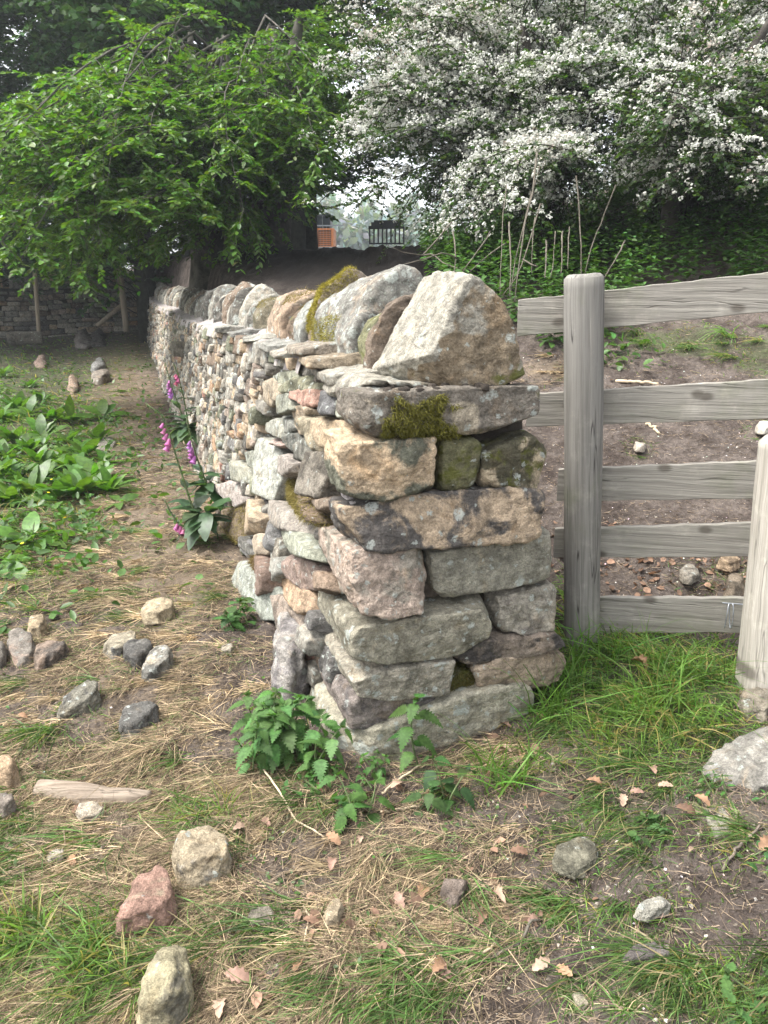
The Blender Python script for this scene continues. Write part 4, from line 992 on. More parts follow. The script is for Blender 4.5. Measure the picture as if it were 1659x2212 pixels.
LOOSE = [
 ("reddish brown rounded triangular stone in the left foreground", [(247, 2000), (262, 1968), (290, 1895), (330, 1878), (362, 1893), (381, 1935), (372, 1968), (318, 1998), (262, 2014)], .105, L_(166, 118, 98), L_(158, 142, 108), .42, .2, .1),
 ("blocky tan stone with grey bloom, just above the reddish stone", [(372, 1862), (385, 1825), (410, 1812), (470, 1812), (492, 1828), (496, 1880), (470, 1895), (430, 1910), (385, 1898)], .105, L_(166, 148, 112), L_(138, 132, 124), .44, .24, .3),
 ("pointed yellowish stone with a dark underside, at the bottom edge", [(298, 2200), (302, 2150), (335, 2085), (362, 2055), (398, 2072), (415, 2110), (419, 2160), (400, 2190), (360, 2212)], .13, L_(168, 158, 112), L_(116, 112, 94), .42, .34, .26),
 ("flat dark slate grey stone lying on straw", [(253, 1575), (268, 1530), (305, 1512), (345, 1522), (343, 1548), (300, 1582)], .075, L_(104, 104, 103), L_(140, 138, 132), .40, .2, .2),
 ("wedge shaped grey stone with a pale back, beside a broad green leaf", [(122, 1538), (165, 1498), (195, 1483), (217, 1498), (212, 1515), (160, 1540), (128, 1548)], .085, L_(124, 122, 108), L_(98, 98, 96), .44, .3, .3),
 ("tan topped grey stone at the back of the group of three", [(225, 1400), (235, 1380), (275, 1370), (303, 1375), (300, 1395), (262, 1416), (230, 1416)], .08, L_(158, 148, 122), L_(110, 112, 112), .48, .2, .1),
 ("dark blue grey stone in the middle of the group of three", [(264, 1404), (280, 1390), (325, 1388), (332, 1398), (310, 1425), (290, 1438), (270, 1425)], .09, L_(86, 86, 86), L_(114, 114, 112), .42, .2, .2),
 ("pale speckled stone at the front of the group of three", [(306, 1440), (320, 1415), (352, 1407), (377, 1418), (370, 1438), (335, 1458), (310, 1458)], .085, L_(164, 160, 148), L_(108, 108, 104), .45, .2, .45),
 ("yellow tan lumpy stone alone on the straw near the wall", [(306, 1320), (318, 1305), (345, 1302), (375, 1308), (372, 1328), (340, 1345), (312, 1343)], .075, L_(178, 158, 116), L_(150, 134, 102), .42, .2, .12),
 ("small yellow stone behind the leaning grey slab", [(58, 1355), (70, 1340), (98, 1338), (104, 1350), (90, 1365), (66, 1370)], .07, L_(176, 152, 108), L_(120, 100, 72), .46, .2, .1),
 ("leaning grey slab with a pink scar at the left edge", [(14, 1415), (20, 1372), (40, 1362), (62, 1378), (80, 1400), (74, 1428), (32, 1438)], .075, L_(132, 124, 116), L_(182, 148, 128), .42, .2, .12),
 ("brown stone lying against the slab with the pink scar", [(70, 1415), (80, 1395), (120, 1385), (147, 1390), (145, 1408), (110, 1425), (80, 1438)], .085, L_(142, 118, 100), L_(98, 88, 82), .46, .2, .1),
 ("grey stone cut by the left edge of the picture", [(-22, 1425), (-15, 1395), (8, 1392), (16, 1410), (12, 1432), (-10, 1446)], .09, L_(126, 118, 110), None, .44, .2, .2),
 ("small orange tan stone at the left edge above the log", [(-15, 1690), (-8, 1660), (12, 1652), (40, 1660), (45, 1680), (20, 1695)], .085, L_(182, 146, 100), L_(150, 116, 80), .44, .2, .1),
 ("large grey slab sunk in grass at the right edge", [(1520, 1660), (1555, 1620), (1610, 1600), (1700, 1585), (1760, 1640), (1700, 1720), (1620, 1705), (1550, 1690)], .05, L_(142, 140, 134), L_(170, 168, 160), .44, .22, .3),
 ("rounded pale stone at the foot of the pale post", [(1598, 1510), (1605, 1490), (1640, 1483), (1700, 1490), (1705, 1520), (1650, 1545), (1612, 1540)], .09, L_(140, 130, 112), None, .36, .2, .2),
 ("thin pale angular flake at the edge of the bare soil", [(1513, 1737), (1530, 1733), (1565, 1745), (1588, 1785), (1588, 1797), (1545, 1795)], .022, L_(158, 153, 138), None, .3, .15, .15),
 ("light grey oblong chip on the bare soil", [(1366, 1990), (1385, 1970), (1430, 1958), (1448, 1968), (1440, 1985), (1400, 1998)], .03, L_(150, 149, 138), None, .3, .2, .2),
 ("dark purplish shard with white flecks on the bare soil", [(1338, 2065), (1370, 2042), (1410, 2030), (1440, 2050), (1450, 2062), (1400, 2075), (1360, 2082)], .045, L_(112, 104, 104), L_(90, 80, 70), .44, .2, .3),
 ("brown wedge of stone by dead leaves below the wall end", [(950, 1930), (962, 1908), (1000, 1903), (1014, 1918), (990, 1955), (975, 1960)], .05, L_(126, 108, 98), None, .44, .2, .15),
 ("sandy flake standing among straw below the nettles", [(695, 1968), (712, 1942), (735, 1935), (745, 1950), (730, 1978), (702, 1985)], .055, L_(180, 158, 118), L_(120, 110, 96), .42, .2, .1),
 ("flat grey chip half hidden by straw", [(530, 1985), (545, 1965), (585, 1962), (598, 1978), (585, 2000), (545, 1998)], .03, L_(150, 140, 122), None, .4, .2, .2),
 ("faint greenish stone bedded in the soil under grass", [(1195, 1880), (1205, 1840), (1250, 1825), (1290, 1840), (1285, 1880), (1240, 1905)], .035, L_(124, 122, 100), None, .45, .3, .25),
 ("olive tan pebble on the bare soil near the bottom", [(1232, 2150), (1245, 2138), (1262, 2150), (1275, 2170), (1262, 2182), (1245, 2170)], .03, L_(140, 132, 108), None, .42, .3, .2),
 ("orange brown pebble on the bare soil near the bottom", [(1332, 2165), (1350, 2155), (1366, 2165), (1360, 2182), (1338, 2182)], .025, L_(160, 128, 88), None, .42, .2, .1),
 ("pinkish stone bedded flat at the left foreground edge", [(160, 1765), (175, 1745), (200, 1738), (225, 1748), (215, 1765), (175, 1778)], .03, L_(176, 162, 140), None, .4, .2, .2),
 ("pale flat chip pressed into straw at far left", [(98, 1845), (110, 1835), (140, 1838), (138, 1855), (105, 1862)], .02, L_(170, 160, 145), None, .4, .2, .2),
 ("grey brown stone half buried at the left edge", [(-18, 1745), (0, 1725), (28, 1728), (35, 1745), (10, 1762)], .06, L_(126, 114, 104), None, .42, .2, .2),
 ("slate coloured stone farther along the trodden strip", [(200, 812), (208, 802), (228, 800), (236, 815), (220, 828), (205, 826)], .13, L_(140, 128, 116), L_(110, 100, 92), .44, .2, .2),
 ("flat pale stone lying behind the others on the trodden strip", [(198, 800), (205, 782), (222, 778), (228, 792), (212, 800)], .12, L_(130, 132, 134), None, .4, .2, .3),
 ("rusty brown stone at the edge of the dock leaves", [(147, 840), (150, 825), (165, 822), (168, 838), (158, 845)], .14, L_(150, 122, 98), None, .44, .2, .2),
 ("grey block near the far end of the strip", [(166, 742), (168, 728), (188, 725), (196, 738), (185, 748)], .2, L_(124, 116, 112), None, .44, .2, .2),
 ("dark stone near the far end of the strip", [(195, 738), (205, 724), (222, 726), (224, 740), (208, 745)], .2, L_(100, 94, 92), None, .44, .2, .2),
 ("pink brown stone beside the strip by low weeds", [(78, 782), (82, 770), (96, 770), (98, 782), (88, 787)], .14, L_(160, 128, 112), None, .4, .2, .2),
 ("flat stone hidden among dock leaves beside the strip", [(203, 965), (215, 955), (240, 952), (252, 962), (240, 975), (212, 976)], .06, L_(146, 140, 126), None, .4, .2, .3),
 ("grey stone on the bare soil behind the fence", [(1468, 1245), (1478, 1228), (1500, 1235), (1513, 1252), (1498, 1262), (1475, 1258)], .05, L_(150, 142, 128), None, .4, .2, .2),
 ("orange tan stone under the second lowest board", [(1550, 1215), (1562, 1203), (1592, 1205), (1600, 1215), (1580, 1222)], .05, L_(172, 140, 100), None, .42, .2, .1),
 ("sharp brown stone by the pale post behind the lowest board", [(1565, 1275), (1575, 1250), (1598, 1245), (1612, 1262), (1598, 1285), (1575, 1285)], .07, L_(140, 122, 98), None, .42, .2, .1),
 ("white stone lying on the soil bank behind the fence", [(1635, 905), (1640, 898), (1665, 898), (1668, 906), (1650, 911)], .05, L_(196, 190, 178), None, .3, .1, .2),
 ("small white stone near the top of the bare soil bank", [(1370, 950), (1378, 943), (1396, 945), (1394, 954), (1378, 956)], .04, L_(180, 168, 152), None, .3, .1, .2),
 ("big purple grey stone leaning on the wall foot behind the nettles", z2(0, 0) and [z2(*q) for q in [(82, 640), (120, 575), (160, 562), (240, 640), (262, 750), (150, 790), (90, 750)]], .26, L_(130, 126, 132), L_(158, 154, 152), .44, .2, .25),
 ("small pale stone by the tuft of moss at the wall foot", [(475, 1395), (488, 1385), (508, 1388), (500, 1400), (480, 1402)], .025, L_(170, 160, 140), None, .3, .2, .2),
]
for i, e in enumerate(LOOSE):
    big = (np.ptp(np.array(e[1])[:, 0]) > 70)
    loose(e[0], e[1], e[2], e[3], e[4], *e[5:], res=34 if big else 14, seed=40 + i, sink=.3, tilt=(random.uniform(-.18, .12), random.uniform(-.25, .05)))
# half-buried log
lp = [ghit(x, y)[0][0] for x, y in ((82, 1700), (130, 1706), (180, 1712), (230, 1716), (280, 1718), (325, 1716))]
lp = np.array(lp) + Z * .006
R = np.array([.030, .038, .039, .038, .034, .018])
t = np.linspace(0, 5, 40); lpi = np.stack([np.interp(t, range(6), lp[:, k]) for k in range(3)], 1); Ri = np.interp(t, range(6), R)
V, F = tubes(lpi[None], Ri[None], 20)
V = V + .004 * fbm(V * 40, 3, 5)[:, None] * norm(rng.normal(size=V.shape)) * .4
M_LOG = wood_material("bleached_log", 0, (.22, .18, .14), (.13, .10, .075), False, .5, .1)
tag(put("log", V, F, M_LOG, None, origin=lp[2]), "short bleached log half buried in straw at the left", "log")

# ------------------------------------------------------------------ far wall, stakes
FWA, FWB = np.array([-6.4, 22.8, 0]), np.array([-15.5, 17.6, 0]); FWD = norm(FWB - FWA); FWN = np.array([-FWD[1], FWD[0], 0])
if FWN[1] > 0: FWN = -FWN
fwall = thing("field_wall", "shaded grey dry stone wall crossing the far end of the field, under the trees", "stone wall", ((FWA + FWB) / 2 + Z * .3)); fwall['kind'] = 'thing'
FL = np.linalg.norm(FWB - FWA)
fc = MB(); r = random.Random(77)
z_ = 0.0; course = 0
while z_ < 1.38:
    hh = r.uniform(.075, .15); x = r.uniform(-.2, 0)
    while x < FL:
        w = r.uniform(.16, .5); P = FWA + FWD * (x + w / 2); gz = min(float(terrain(P[0], P[1])), .35) - .1
        c1 = pick(r) * .85
        V, F, lv = stone((FWD, Z, FWN), P + Z * (gz + z_ + hh / 2) + FWN * (r.uniform(-.02, .02) - .05 - .09 * z_), [(np.array(q, float), d) for q, d in (((1, 0, 0), w / 2 - .006), ((-1, 0, 0), w / 2 - .006), ((0, 1, .05), hh / 2 - .004), ((0, -1, 0), hh / 2 - .004), ((0, 0, 1), .12), ((0, 0, -1), .12))], (w / 2, hh / 2, .12), 4, 12, .008, 12000 + course * 100 + int(x * 10), 1)
        fc.add(V, F, **stone_attrs(len(V), c1, None, .43, .28, .25, r.uniform(0, 50)))
        x += w
    z_ += hh; course += 1
fc.put("stonework", M_STONE, fwall)
q = [FWA - FWN * .08, FWB - FWN * .08]
V, F = box_vf((q[0] + q[1]) / 2 - FWN * .1 + Z * .75, FWD * FL / 2, FWN * .14, Z * .78); put("wall_core", V, F, M_CORE, fwall)
x = 0
while x < FL:
    w = r.uniform(.10, .26); P = FWA + FWD * (x + w / 2); gz = min(float(terrain(P[0], P[1])), .35) + 1.27; hh = r.uniform(.26, .36)
    V, F, lv = stone((FWD, Z, FWN), P + Z * (gz + hh / 2) - FWN * .2, [(norm(np.array(q, float)), d) for q, d in (((1, .1, 0), w / 2), ((-1, .1, 0), w / 2), ((0, 1, .15), hh / 2), ((0, -1, 0), hh / 2), ((0, .3, 1), .2), ((0, .3, -1), .2))], (w / 2, hh / 2, .2), 4, 9, .012, 15000 + int(x * 31), 2)
    put("coping_stone", V, F, M_STONE, fwall, stone_attrs(len(V), pick(r) * .8, None, .43, .3, .25, r.uniform(0, 50)))
    x += w
M_STAKE = wood_material("rough_stake", 2, (.24, .20, .15), (.14, .115, .085), False, .3, .2)
def stake(name, label, p0, p1, y, rad, cat="stake", k=None):
    a_, b_ = [(lambda d, yy: CP + d * (yy / d[1]))(ray(*q), yy) for q, yy in ((p0, y), (p1, k or y))]
    zg = float(terrain(a_[0], a_[1]))
    pts = np.array([a_ + (b_ - a_) * f for f in np.linspace(-.1, 1, 10)])
    V, F = tubes(pts[None], np.full((1, 10), rad), 9)
    tag(put(name, V, F, M_STAKE, None, origin=(a_[0], a_[1], a_[2])), label, cat)
stake("wooden_stake", "pale thin stake standing in front of the far wall at the left", (84, 716), (74, 575), 17.5, .045)
stake("wooden_stake", "brown stake leaning before the far wall, by the shaded corner", (272, 704), (258, 580), 19.0, .075)
stake("brace_pole", "slanting pole propped low against the far brown stake", (215, 700), (268, 655), 18.6, .055, "pole", 19.1)
V, F, lv = stone((FWD, Z, FWN), on_plane((90, 722), np.array([0, 17.3, 0]), np.array([0, 1.0, 0])) + FWD * .35, [(np.array(q, float), d) for q, d in (((1, 0, 0), .36), ((-1, 0, 0), .36), ((0, 1, .05), .06), ((0, -1, 0), .2), ((0, 0, 1), .12), ((0, 0, -1), .12))], (.36, .12, .12), 12, 12, .02, 991, 3)
tag(put("stone_block", V, F, M_STONE, None, stone_attrs(len(V), lin(96, 92, 82), None, .43, .36, .25, 3), origin=V.mean(0) - Z * .15), "long low stone block lying at the foot of the far wall", "stone block")
# ------------------------------------------------------------------ leaf shapes
BEECH = np.array([(0, 0, 0), (.3, .42, .05), (.3, -.42, .05), (.45, 0, -.03), (.68, .36, .04), (.68, -.36, .04), (1, 0, -.06)])
BEECH_F = [[[0, 3, 1]], [[0, 2, 3]], [[1, 3, 6, 4]], [[3, 2, 5, 6]]]
BEECH_F = [np.array([[0, 3, 1], [0, 2, 3]]), np.array([[1, 3, 6, 4], [3, 2, 5, 6]])]
SMALL = np.array([(0, 0, 0), (.5, .42, .06), (.55, -.42, .06), (1, 0, -.05)])
SMALL_F = [np.array([[0, 2, 3, 1]])]
def rand_unit(n): return norm(rng.normal(size=(n, 3)))
def bez(a, b, c, k):
    t = np.linspace(0, 1, k)[None, :, None]
    return (1 - t) ** 2 * a[:, None] + 2 * t * (1 - t) * b[:, None] + t ** 2 * c[:, None]
def make_tree(name, label, cat, base, trunks, targets, origins, leaf_len, leaf_col, leaf_mat, bark, sub_n=9, sub_len=(.35, .9), per=16, droop=.12, sag=.25, limb_r=.05, group=None, twigs=True, shape=(BEECH, BEECH_F), aspect=.62, flat=.35, trunk_extra=None, two=3, tint_var=.35):
    """limbs run from origins to targets; flat sprays of leaves grow along side shoots"""
    root = thing(name, label, cat, base, group)
    n = len(targets)
    d = targets - origins; Ld = np.linalg.norm(d, axis=1)
    mid = origins + d * .5 + Z * (Ld * sag)[:, None] + rng.normal(size=(n, 3)) * .12 * Ld[:, None]
    K = 10
    P = bez(origins, mid, targets, K)
    R = (limb_r * (.35 + .12 * Ld))[:, None] * np.linspace(1, .14, K)[None] ** 1.1
    mb = MB()
    V, F = tubes(P, R, 6); mb.add(V, F)
    for tp_, tr_ in trunks:
        tp_ = np.array(tp_, float); k = len(tp_); ti = np.linspace(0, k - 1, 24)
        pi = np.stack([np.interp(ti, range(k), tp_[:, c]) for c in range(3)], 1); ri = np.interp(ti, range(k), tr_)
        V, F = tubes(pi[None], ri[None], 22)
        ctr = np.repeat(pi, 22, 0); ctr = np.concatenate([ctr])[:len(V)]
        V = V + norm(V - ctr) * (.05 * tr_[0] * 2.0 * fbm(V * np.array([6, 6, 1.2]), 3, 4))[:, None]
        mb.add(V, F)
    # side shoots
    tt = np.tile(np.linspace(.28, 1.0, sub_n), (n, 1)) + rng.uniform(-.03, .03, (n, sub_n)); tt = np.clip(tt, .15, 1)
    o_, m_, t_ = origins[:, None], mid[:, None], targets[:, None]
    q = tt[..., None]
    S0 = ((1 - q) ** 2 * o_ + 2 * q * (1 - q) * m_ + q ** 2 * t_).reshape(-1, 3)
    T0 = norm((2 * (1 - q) * (m_ - o_) + 2 * q * (t_ - m_)).reshape(-1, 3))
    sgn = np.tile(np.where(np.arange(sub_n) % 2 == 0, 1.0, -1.0), n)[:, None]
    side = norm(np.cross(T0, np.broadcast_to(Z, T0.shape)) + rng.normal(size=T0.shape) * .2)
    SD = norm(side * sgn * rng.uniform(.5, 1.1, (len(T0), 1)) + T0 * rng.uniform(.4, 1.0, (len(T0), 1)) + rng.normal(size=T0.shape) * .22)
    SL = rng.uniform(sub_len[0], sub_len[1], len(S0)) * (1.15 - .5 * tt.ravel())
    bend = np.array([0, 0, -1.0]) * droop * 2 * rng.uniform(.4, 1.5, (len(S0), 1))
    k2 = 6; t2 = np.linspace(0, 1, k2)
    SP = S0[:, None] + SD[:, None] * (SL[:, None] * t2)[..., None] + bend[:, None] * (SL[:, None] * t2 ** 2)[..., None]
    if twigs:
        V, F = tubes(SP, np.full((len(S0), 1), .006 + .06 * limb_r) * np.linspace(1, .25, k2)[None], 3, False); mb.add(V, F)
    mb.put("trunk_and_limbs" if not trunks else "trunk", bark, root)
    # second-order twigs then leaves
    N2 = two
    u_ = rng.uniform(.15, .95, (len(S0), N2))
    B = S0[:, None] + SD[:, None] * (SL[:, None] * u_)[..., None] + bend[:, None] * (SL[:, None] * u_ ** 2)[..., None]
    s2 = norm(np.cross(SD, np.broadcast_to(Z, SD.shape)))[:, None] * np.where(rng.random((len(S0), N2, 1)) < .5, 1, -1)
    D2 = norm(s2 * .9 + SD[:, None] * .8 + rng.normal(size=B.shape) * .2 + np.array([0, 0, -.1]))
    L2 = SL[:, None] * rng.uniform(.3, .6, (len(S0), N2))
    base_ = np.concatenate([S0, B.reshape(-1, 3)]); dirs = np.concatenate([SD, D2.reshape(-1, 3)]); lens = np.concatenate([SL, L2.ravel()])
    bnd = np.concatenate([bend, np.repeat(bend, N2, 0) * .8])
    f = (np.arange(per) + .5) / per
    f = np.clip(f[None] + rng.uniform(-.04, .04, (len(base_), per)), .05, 1)
    LP = base_[:, None] + dirs[:, None] * (lens[:, None] * f)[..., None] + bnd[:, None] * (lens[:, None] * f ** 2)[..., None]
    ls = norm(np.cross(dirs, np.broadcast_to(Z, dirs.shape)))[:, None] * np.where(np.arange(per) % 2 == 0, 1.0, -1.0)[None, :, None]
    LD = norm(ls * rng.uniform(.5, 1.1, LP.shape[:2] + (1,)) + dirs[:, None] * .75 + rng.normal(size=LP.shape) * .25 + np.array([0, 0, -.22]))
    LN = norm(np.array([0, 0, 1.0]) + rng.normal(size=LP.shape) * flat)
    LP, LD, LN = LP.reshape(-1, 3), LD.reshape(-1, 3), LN.reshape(-1, 3)
    nL = len(LP); Ls = leaf_len * rng.uniform(.6, 1.15, nL)
    V, F, m = scatter(shape[0], shape[1], LP, LD, LN, Ls, Ls * aspect)
    c = np.array(leaf_col)[None] * (1 + tint_var * rng.uniform(-1, 1, (nL, 1))) * (1 + .12 * rng.normal(size=(nL, 3)))
    put("crown", V, F, leaf_mat, root, {"tint": np.repeat(np.clip(c, .004, 1), m, 0)})
    return root, S0, T0, SP
def in_poly(px, py, poly):
    poly = np.array(poly, float); r = np.zeros(np.shape(px), bool); j = len(poly) - 1
    for i in range(len(poly)):
        a, b = poly[i], poly[j]
        c = ((a[1] > py) != (b[1] > py)) & (px < (b[0] - a[0]) * (py - a[1]) / (b[1] - a[1] + 1e-9) + a[0])
        r ^= c; j = i
    return r
def crown_pts(n, poly, d0, d1, seed=0, ext=None):
    """points of a crown whose outline in the photograph is poly, between distances d0 and d1"""
    out = []
    P = np.array(poly, float); lo, hi = P.min(0), P.max(0)
    while len(out) < n:
        x, y = rng.uniform(lo[0], hi[0]), rng.uniform(lo[1], hi[1])
        if in_poly(x, y, poly):
            d = rng.uniform(*(d0(x, y), d1(x, y)) if callable(d0) else (d0, d1)); out.append(CP + ray(x, y) * d)
    return np.array(out)

# ------------------------------------------------------------------ beech trees behind the wall
def gpt(px, d):
    q = ray(px, 600) * d; x, y = q[0], q[1]; return np.array([x, y, float(terrain(x, y))])
b1 = gpt(590, 11.0); b2 = gpt(505, 11.6); b3 = gpt(452, 10.6)
def fork(b, h, dx=0.0): return b + np.array([dx, 0, h])
BPOLY = [(-120, 205), (80, 235), (150, 262), (270, 258), (330, 215), (400, 205), (440, 262), (520, 262), (560, 190), (640, 165), (690, 40), (716, 80), (728, 200), (738, 290), (705, 335), (672, 385), (640, 435), (600, 458), (530, 470), (520, 530), (440, 530), (330, 560), (230, 590), (0, 610), (-120, 610)]
def near_d(x, y): return 6.3 + .0022 * max(0, x - 50) + .002 * abs(y - 350)
tg = crown_pts(135, BPOLY, near_d, lambda x, y: near_d(x, y) + 3.2)
og = np.array([[b1, b2, b3][i % 3] + np.array([0, 0, rng.uniform(.6, 2.6)]) for i in range(len(tg))]) + rng.normal(size=tg.shape) * .1
gb = "beech trees behind the wall"
sel = [np.arange(len(tg)) % 3 == i for i in range(3)]
BEECHCOL = (.070, .142, .020)
labs = ["nearest beech tree, pale smooth trunk close to the dark gap, overhanging the wall", "middle beech tree of the row, trunk dark in shade behind the wall", "leftmost beech tree of the row, low branches reaching over the field"]
for i, b in enumerate((b1, b2, b3)):
    h = 3.4
    rr_ = (.24, .2, .21)[i]
    tr = [([b - Z * .4, b + Z * .3, b + Z * 1.2 + np.array([.05, 0, 0]), b + Z * 1.9 + np.array([.12 - .1 * i, .1, 0]), b + Z * 2.9 + np.array([.1 - .1 * i, .2, 0])], [rr_ * 1.5, rr_ * 1.1, rr_ * .95, rr_ * .75, rr_ * .15])]
    if i == 0: tr.append(([b + Z * .9, b + Z * 1.7 + np.array([.22, -.1, 0]), b + Z * 2.9 + np.array([.5, -.2, 0])], [.16, .12, .06]))
    # targets reach each tree so that left goes to the left tree
    order = np.argsort(tg[:, 0] / tg[:, 1])
    part = np.array_split(order, 3)[2 - i]
    o3 = b + np.stack([rng.normal(size=len(part)) * .06, rng.normal(size=len(part)) * .06, rng.uniform(.9, 3.0, len(part))], 1)
    make_tree("beech_tree", labs[i], "tree", b, tr, tg[part], o3, .082, BEECHCOL, M_LEAF, M_BARK, sub_n=11, sub_len=(.35, .95), per=13, droop=.14, sag=.12, limb_r=.022, group=gb, two=3)

# ------------------------------------------------------------------ dark wood behind
def wood_tree(base, h, rad, n, leaf, col, label, group, low=.12, sub=8, per=10, trunk_r=.3, name="woodland_tree"):
    base = np.array(base, float); base[2] = float(terrain(base[0], base[1]))
    z = rng.uniform(low, 1, n); an = rng.uniform(0, 2 * np.pi, n); rr = rad * np.sqrt(rng.uniform(.08, 1, n)) * np.sqrt(np.clip(1 - ((z - .45) / .62) ** 2, .05, 1))
    tgt = base + np.stack([np.cos(an) * rr, np.sin(an) * rr, z * h], 1)
    org = base + np.stack([np.zeros(n), np.zeros(n), np.clip(z * h - rr * .4, .4, h * .8)], 1)
    tr = [([base - Z * .3, base + Z * h * .3, base + Z * h * .85], [trunk_r * 1.3, trunk_r, trunk_r * .3])]
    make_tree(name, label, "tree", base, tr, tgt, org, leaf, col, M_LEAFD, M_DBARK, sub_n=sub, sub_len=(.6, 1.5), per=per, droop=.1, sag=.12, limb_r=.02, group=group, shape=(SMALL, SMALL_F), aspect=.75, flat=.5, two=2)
gw = "dark trees massed behind the beeches"
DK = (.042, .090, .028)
wl = "dark green woodland tree in the mass behind the beeches"
for (x, y, h, rad) in ((-9.5, 17.5, 12, 4.4), (-12.5, 22, 14, 5.0), (-5.8, 19.5, 13, 4.6), (-3.0, 15.5, 12.5, 3.6), (-8.6, 25.5, 15, 5), (-2.0, 21.5, 13.5, 4.4), (-16, 19, 13, 5), (-4.2, 17.8, 12, 3.6)):
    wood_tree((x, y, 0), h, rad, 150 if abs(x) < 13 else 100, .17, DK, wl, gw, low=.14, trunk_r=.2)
wood_tree((-1.75, 16.5, 0), 11.5, 2.8, 110, .16, DK, wl, gw, low=.40, trunk_r=.14)
for (x, y) in ((-8.5, 25.5), (-12.5, 22.6), (-16.5, 20.5), (-5.2, 26.5), (-10.5, 24.5)):
    wood_tree((x, y, 0), 5.5, 2.4, 90, .15, (.045, .095, .03), 'low dark bush filling in behind the far wall', 'bushes behind the far wall', low=.02, trunk_r=.06, name='bush')
gr = "trees on the slope behind the hawthorn"
wr_l = "dark green tree on the slope behind the hawthorn"
for (x, y, h, rad) in ((4.5, 15, 10, 4.0), (8.5, 14, 10, 4.0), (12, 18, 11, 5), (1.9, 14.0, 10, 3.0)):
    wood_tree((x, y, 0), h, rad, 90, .16, (.050, .105, .026), wr_l, gr, low=.28 if x < 3 else .08)

# ------------------------------------------------------------------ hawthorn in blossom
M_HDARK = simple_mat('hawthorn_limb_bark', (.045, .04, .034), .9, .12, 14, .5, .6, .01)
hb = np.array([1.55, 8.1, float(terrain(1.55, 8.1))]); hb2 = np.array([2.7, 7.6, float(terrain(2.7, 7.6))])
HPOLY = [(715, 70), (735, -40), (1000, -160), (1760, -160), (1760, 380), (1640, 400), (1500, 420), (1440, 400), (1350, 440), (1240, 470), (1130, 500), (1020, 500), (930, 500), (885, 450), (850, 415), (905, 350), (870, 310), (790, 290), (745, 235), (722, 170)]
def hd(x, y): return 5.6 + .0016 * abs(x - 1350) + .0016 * max(0, 420 - y)
tg = crown_pts(250, HPOLY, hd, lambda x, y: hd(x, y) + 2.6)
gx_, gy_, _g = proj(tg); tg = tg[((gx_ - 815) / 125) ** 2 + ((gy_ - 405) / 95) ** 2 > 1]
tg = np.concatenate([tg, crown_pts(60, [(1440, 120), (1760, 100), (1760, 430), (1600, 420), (1440, 380)], 5.4, 7.6)])
left_low = [(930, 400), (780, 265), (945, 470), (735, 452), (720, 290), (900, 310), (790, 320), (760, 445), (880, 430)]
tg = np.concatenate([tg, np.array([CP + ray(*q) * rng.uniform(7.6, 8.6) for q in left_low])])
org = np.where((tg[:, :1] / tg[:, 1:2] > .25), hb2, hb) + np.stack([rng.normal(size=len(tg)) * .12, rng.normal(size=len(tg)) * .12, rng.uniform(.25, 1.5, len(tg))], 1)
trunks = [([hb - Z * .3, hb + Z * .5 + np.array([.1, 0, 0]), hb + Z * 1.3, hb + Z * 2.1 + np.array([-.3, -.2, 0])], [.12, .085, .06, .03]), ([hb2 - Z * .3, hb2 + Z * .5 - np.array([.1, .1, 0]), hb2 + Z * 1.2 + np.array([.2, -.2, 0]), hb2 + Z * 1.9 + np.array([.6, -.2, 0])], [.11, .08, .055, .03]),
          ([hb2 + Z * .4, hb2 + Z * .8 + np.array([.7, -.5, 0]), hb2 + Z * 1.3 + np.array([1.1, -.7, 0]), hb2 + Z * 1.7 + np.array([1.3, -.7, 0])], [.05, .04, .03, .015])]
haw, S0, T0, SP = make_tree("hawthorn_tree", "spreading hawthorn covered in white blossom, above the nettle bank", "tree", hb, trunks, tg, org, .042, (.040, .075, .020), M_LEAF, M_HDARK, sub_n=12, sub_len=(.3, .75), per=13, droop=.12, sag=.2, limb_r=.016, shape=(SMALL, SMALL_F), aspect=.85, flat=.6, two=2)
# clusters sit on the upper side of the shoots
ncl = 100000
i_ = rng.integers(0, len(SP), ncl); k_ = rng.uniform(0, 4.99, ncl); kk = k_.astype(int); fr = (k_ - kk)[:, None]
C = SP[i_, kk] * (1 - fr) + SP[i_, kk + 1] * fr
C = C + np.stack([rng.normal(size=ncl) * .05, rng.normal(size=ncl) * .05, np.abs(rng.normal(size=ncl)) * .035 + .012], 1)
patchy = fbm(C * 1.7, 3, 31) + .35 * fbm(C * 5, 2, 33)
keepp = patchy > -.20 + .25 * smooth(1.0, .2, C[:, 2] - terrain(C[:, 0], C[:, 1]))
C = C[keepp]; ncl = len(C)
up = norm(np.array([-.25, -.35, .9]) + rng.normal(size=(ncl, 3)) * .35)
nf = 7
FP = np.repeat(C, nf, 0); FN_ = norm(np.repeat(up, nf, 0) + rng.normal(size=(ncl * nf, 3)) * .75)
FP = FP + FN_ * rng.uniform(.014, .028, (ncl * nf, 1))
penta = np.array([(math.cos(a) * .5, math.sin(a) * .5, .0) for a in [2 * math.pi * q / 5 for q in range(5)]])
Dv = norm(np.cross(FN_, rand_unit(len(FP))))
sz = rng.uniform(.012, .020, len(FP))
V, F, m = scatter(penta, [np.array([list(range(5))])], FP, Dv, FN_, sz, sz)
fade = np.repeat(np.clip(rng.normal(size=ncl) * .5 + fbm(C * 1.1, 2, 37) - .62, 0, 1), nf)[:, None]
tint = np.array([.58, .585, .53]) * (1 - fade) + np.array([.40, .33, .28]) * fade
tint = tint * rng.uniform(.82, 1.05, (len(FP), 1))
put("blossom", V, F, M_PETAL, haw, {"tint": np.repeat(tint, m, 0)}, flat=True)
